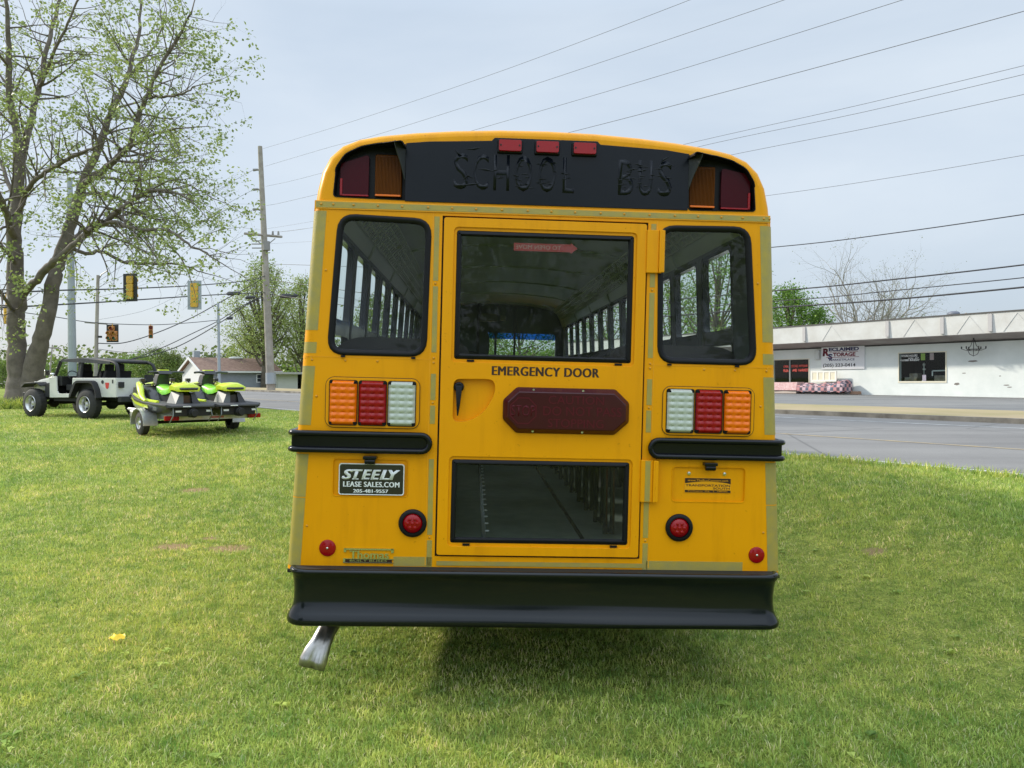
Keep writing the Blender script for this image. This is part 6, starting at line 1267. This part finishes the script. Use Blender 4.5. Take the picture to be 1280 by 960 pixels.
for x in (311, 317, 341, 348): b = MB(); b.cyl(q1(x, 293.5), q1(x, 289), .10, .07, 8); b.build('insulator', M['ceramic'], U1)
for y in (212.5, 237, 262): b = MB(); b.tube([q1(327, y+1), q1(322, y-.5), q1(316.5, y)], [.07, .09, .12], 6); b.build('insulator_arm', M['ceramic'], U1)
for y in (301, 305, 310): b = MB(); b.tube([q1(332, y), q1(324, y), q1(315, y)], .05, 5); b.build('side_bracket', M['ceramic'], U1)
b = MB(); b.cyl(q1(332.5, 302, -.2), q1(333, 313, -.2), .32, n=10); b.build('hardware_band', M['ceramic'], U1)
b = MB(); b.cyl(q1(338.4, 466), q1(338.7, 480), .42, .43, 12); b.build('tin_wrap', M['steel_pole'], U1)
S1, _q = pole('signal_pole', 'thick grey steel signal pole rising above the white off-road car', (87, 222), (91, 492), 41, 10.5, 6.5, M['steel_pole'])
b = MB(); b.cyl(_q(88.2, 372), _q(88.2, 375), .24, n=12); b.build('clamp', M['steel_pole'], S1)
U2, q2 = pole('utility_pole', 'thin wooden utility pole behind the roof of the off-road car', (122.5, 344), (119, 480), 62, 5.2, 3.6, M['wood_pole'])
b = MB(); b.tube([q2(122, 352), q2(127, 343), q2(135, 338)], .05, 5); b.tube([q2(106, 403), q2(134, 405)], .06, 5); b.box(*[0, .01, 0, .01, 0, .01]) if 0 else None; b.build('lamp_arm', M['ceramic'], U2); b = MB(); c_ = q2(125, 421); b.box(c_.x-.1, c_.x+.12, c_.y-.1, c_.y+.1, c_.z-.08, c_.z+.08); b.build('sensor_box', M['dark'], U2)
U3, q3 = pole('utility_pole', 'small distant wooden utility pole with crossarm between the tree trunk and car', (65.5, 431), (61, 466), 150, 1.8, 1.4, M['wood_pole'])
b = MB(); b.tube([q3(55, 434), q3(76, 436)], .13, 5); b.build('crossarm', M['wood_pole'], U3)
S2, q4 = pole('signal_pole', 'slender grey steel pole in front of the brown-roofed house', (272.5, 379), (274.5, 480), 60, 4.2, 3.0, M['steel_pole'])
b = MB(); b.cyl(q4(272.5, 401), q4(272.6, 404), .17, n=10); b.build('clamp', M['steel_pole'], S2)
def wire(label, pts, x0, Y0, x1, Y1, r=.02, name='overhead_wire', grp='overhead wires'):
    """a hanging wire through photo points; its true depth runs straight from Y0 at x0 to Y1 at x1"""
    P = []; n = 10
    S = smoothpath([Vector((x, y, 0)) for x, y in pts], 6)
    for q in S:
        i = 1/Y0+(1/Y1-1/Y0)*(q.x-x0)/(x1-x0); P.append(px(q.x, q.y, 1/i))
    c = P[0].copy(); b = MB(); b.tube([p-c for p in P], r, 5); o = b.build(name, M['cable' if r > .0145 else 'wire_thin'], None, smooth=60); o.location = c; tag(o, label, 'wire', grp); return o
X0, Y0, X1, Y1 = 338, 63.7, 1340, 20.2
W = [('topmost wire over the bus, from the pole top to the upper edge', [(325, 187), (446, 150), (640, 84), (862, 0), (960, -40)], .012),
 ('second wire from the top over the bus, leaving the pole under its top', [(331, 208), (412, 184), (482, 165), (700, 95), (980, 0), (1080, -36)], .012),
 ('third wire from the top over the bus, ending at the upper right', [(332, 233), (396, 218), (602, 160), (860, 84), (1128, 0), (1220, -30)], .012),
 ('fourth wire from the top, reaching the upper right corner', [(333, 257), (392, 244), (722, 163), (1000, 90), (1280, 14), (1350, -6)], .014),
 ('upper wire of the close pair passing right of the bus roof', [(311, 289), (389, 277), (640, 232), (870, 177), (1080, 130), (1280, 82), (1350, 64)], .010),
 ('lower wire of the close pair passing right of the bus roof', [(341, 289), (388, 285), (640, 240), (888, 180), (1080, 140), (1280, 93), (1350, 76)], .010),
 ('single thin wire just below the close pair, right of the bus', [(348, 290), (600, 256), (932, 190), (1110, 155), (1280, 118), (1350, 103)], .010),
 ('single thin wire meeting the upper right corner of the bus', [(333, 305), (640, 285), (963, 244), (1120, 221), (1280, 194), (1350, 182)], .009),
 ('single dark wire at the level of the right rear window', [(336, 330), (640, 335), (967, 309), (1120, 291), (1280, 268), (1350, 257)], .016),
 ('upper of the three thick cables above the shop roof', [(338, 350), (640, 384), (975, 363), (1120, 349), (1280, 331), (1350, 321)], .022),
 ('middle and thinnest of the three cables above the shop roof', [(338, 360), (640, 394), (975, 376), (1120, 363), (1280, 347), (1350, 338)], .015),
 ('lowest and thickest of the three cables above the shop roof', [(338, 368), (640, 404), (975, 384), (1120, 374), (1280, 359), (1350, 351)], .026)]
for lb, pts, r in W: wire(lb, pts, X0, Y0, X1, Y1, r*(.8 if r < .0145 else 1))
# to the left of the pole
for lb, pts, r in [('wire from the top insulator of the tall pole down to the left', [(316.5, 212.5), (282, 232), (200, 282), (122, 348)], .014), ('wire from the second insulator of the tall pole down to the left', [(316.5, 237), (280, 257), (200, 303), (122, 352)], .014), ('wire from the third insulator of the tall pole down to the left', [(316.5, 262), (280, 281), (200, 322), (121, 360)], .014),
                   ('thin wire from the crossarm of the tall pole to the left', [(311, 290), (260, 318), (190, 352), (121, 372)], .010), ('thin wire from the side brackets of the tall pole to the left', [(315, 305), (262, 345), (190, 385), (121, 400)], .010)]:
    wire(lb, pts, 338, 63.7, 121, 62, r, grp='wires left of the tall pole')
SP = dict(x0=-80, Y0=27, x1=332, Y1=63.7)
def sw(lb, pts, r, x0=-80, Y0=27, x1=332, Y1=63.7): return wire(lb, pts, x0, Y0, x1, Y1, r, 'span_cable', 'span cables of the traffic signals')
sw('upper thick span cable holding the two backplated signals', [(-80, 372), (29, 365), (88, 362.5), (154, 361), (240, 357), (308, 351), (331, 345)], .035)
sw('lower thick span cable under the two backplated signals', [(-80, 389), (32, 383), (88, 380), (154, 376), (243, 370), (300, 367), (332, 366)], .035)
sw('thin sagging cable carrying the two far signals', [(-20, 384), (68, 396), (114, 403), (183, 406), (230, 404), (273, 400)], .025, -20, 45, 273, 60)
sw('cable rising from the thin pole to the tall wooden one', [(121, 429), (154, 428.6), (196, 416), (240, 397), (273, 379), (308, 360), (333, 345)], .04, 121, 62, 333, 63.7)
sw('cable rising from behind the watercraft to the tall pole', [(121, 455), (160, 450), (204, 434), (238, 418), (273, 401), (300, 384), (335, 366)], .035, 121, 62, 335, 63.7)
sw('lowest cable rising to the tall pole above the house', [(121, 450), (165, 449), (212, 437), (246, 421), (282, 399), (310, 380), (336, 368)], .04, 121, 62, 336, 63.7)
sw('slack cable between the thin pole and the far distance', [(121, 436), (152, 440), (180, 440), (204, 434)], .02, 121, 62, 204, 61)
for lb, (x, y), Y, sz in (('black splice case on the cable left of the tall pole, largest', (292, 367), 63, (.62, .16)), ('black splice case on the rising cable, beside the pole', (313, 372), 63, (.42, .13)), ('small black splice case low on the rising cable', (287, 398), 63, (.28, .12)), ('black splice case right of the tall pole near the bus', (361, 370), 63, (.75, .18))):
    c = px(x, y, Y); b = MB(); b.tube([(-sz[0], 0, -.04), (-sz[0]*.7, 0, 0), (sz[0]*.7, 0, .03), (sz[0], 0, .06)], [.04, sz[1], sz[1], .04], 8); o = b.build('splice_case', M['cable'], None); o.location = c; tag(o, lb, 'splice case', 'splice cases on the cables')
# traffic signals
M['sig_yellow'] = mat('signal_yellow', (.62, .36, .03), .45); M['sig_orange'] = mat('signal_orange', (.45, .20, .05), .5); M['visor'] = mat('visor_black', (.02, .02, .02), .6)
def lens_col(n, c): return mat(n, c, .25)
LC = [lens_col('signal_red_lens', (.16, .01, .01)), lens_col('signal_amber_lens', (.28, .14, .01)), lens_col('signal_green_lens', (.02, .09, .05))]
def signal(label, x, y0, y1, Y, rz, back=None, n=3, m='sig_yellow', hang=None, five=False):
    k = Y/FPX; H = (y1-y0)*k; c = px(x, y1, Y); T = thing('traffic_signal', label, 'traffic light', c, rz, 'traffic signals'); hh = H/n; w = hh*.50
    if hang is not None: b = MB(); b.tube([(0, 0, H), (0, 0, H+(y0-hang)*k)], .03, 6); b.build('hanger', M['sig_yellow'], T)
    cols = [(0, i) for i in range(n)] if not five else [(0, 2), (-1, 1), (-1, 0), (1, 1), (1, 0)]
    if back: b = MB(); b.plate([(-back[0]*k/2, -.1*H), (back[0]*k/2, -.1*H), (back[0]*k/2, 1.1*H), (-back[0]*k/2, 1.1*H)], (), .02, .035); b.build('backplate', M[back[1]], T)
    for cx_, i in cols:
        x_ = cx_*w*1.1; z = hh*(i+.5); ss_ = 1 if not five else .92
        b = MB(); b.plate(rrect(x_-w*.95, x_+w*.95, z-hh*.48, z+hh*.48, w*.25), (), -.12, .10); hs = b.build('signal_housing', M[m], T, bevel=.02)
        b = MB(); b.lathe((x_, -.12, z), (0, -1, 0), [(0, w*.78), (.04, w*.7), (.05, .0001)], 16); b.build('lens', LC[2-(i if n == 3 else i)], hs)
        b = MB(); b.loft([[(x_+w*.85*math.cos(t), y, z+w*.85*math.sin(t)) for t in np.linspace(-.4, PI+.4, 12)] for y in (-.12, -.12-w*1.1)], False, (False, False)); v = b.build('visor', M[m], hs); sm = v.modifiers.new('t', 'SOLIDIFY'); sm.thickness = .015
signal('yellow traffic signal with black backplate hanging in the tree twigs', 163.5, 345, 374, 37, R(165), (21, 'visor'), hang=361-20, m='sig_yellow')
signal('yellow traffic signal with pale backplate nearest the tall pole', 243.5, 354, 384, 44, R(175), (18, 'steel_pole'), hang=350, m='sig_yellow')
signal('yellow traffic signal at the far left edge beside the tree trunk', 7.5, 384, 405, 43, R(130), hang=365)
signal('five-lamp orange signal cluster in black frame above the off-road car', 140.5, 407.5, 426, 60, 0, (15, 'visor'), m='sig_orange', five=True, hang=404)
signal('small orange traffic signal right of the five-lamp cluster', 188.5, 407, 423, 57, R(25), m='sig_orange', hang=405)

# ------------------------------------------------------------------ small things on the lawn
def scrap():
    p = on_ground(147, 803); T = MB(); b = MB()
    V = []; n = 6
    for j in range(n):
        for i in range(n): u, v = i/(n-1)-.5, j/(n-1)-.5; V.append((u*.088+.006*math.sin(v*9), v*.055+.008*math.sin(u*7), .030+.014*math.sin(u*8+1)*math.cos(v*6)-.012*(abs(u)+abs(v))))
    b.add(V, [(j*n+i, j*n+i+1, (j+1)*n+i+1, (j+1)*n+i) for j in range(n-1) for i in range(n-1)])
    o = b.build('plastic_scrap', mat('yellow_plastic', (.85, .60, .02), .5), None, smooth=80); o.location = p+Vector((0, 0, .012)); o.rotation_euler = (R(12), 0, R(-8)); tag(o, 'small crumpled yellow plastic scrap lying on the grass at left', 'litter')
scrap()
def weeds():
    n = 110; P = []
    X = RNG.uniform(-3.2, 3.4, n); Y = 2.7+5.5*RNG.random(n)**1.4; V = []; F = []; rn = []
    for x, y in zip(X, Y):
        z = float(ground_np(np.array([x]), np.array([y]))[0]); r0 = RNG.random()
        for k in range(int(RNG.integers(4, 9))):
            a = RNG.uniform(0, 2*PI); L = RNG.uniform(.02, .05); w = L*.30; d = np.array([math.cos(a), math.sin(a), 0]); s = np.array([-math.sin(a), math.cos(a), 0]); o = np.array([x, y, z+.012+.012*RNG.random()]); i = len(V)
            V += [o, o+d*L*.5+s*w+[0, 0, .014], o+d*L+[0, 0, .008], o+d*L*.5-s*w+[0, 0, .014]]; F.append([i, i+1, i+2, i+3]); rn += [.15+.35*r0]*4
    me = mesh_np('broad_leaf_weeds', np.array(V), np.array(F), None, [M['grass']]); add_rnd(me, rn); o = bpy.data.objects.new('broad_leaf_weeds', me); COL.objects.link(o); tag(o, kind='stuff')
weeds()
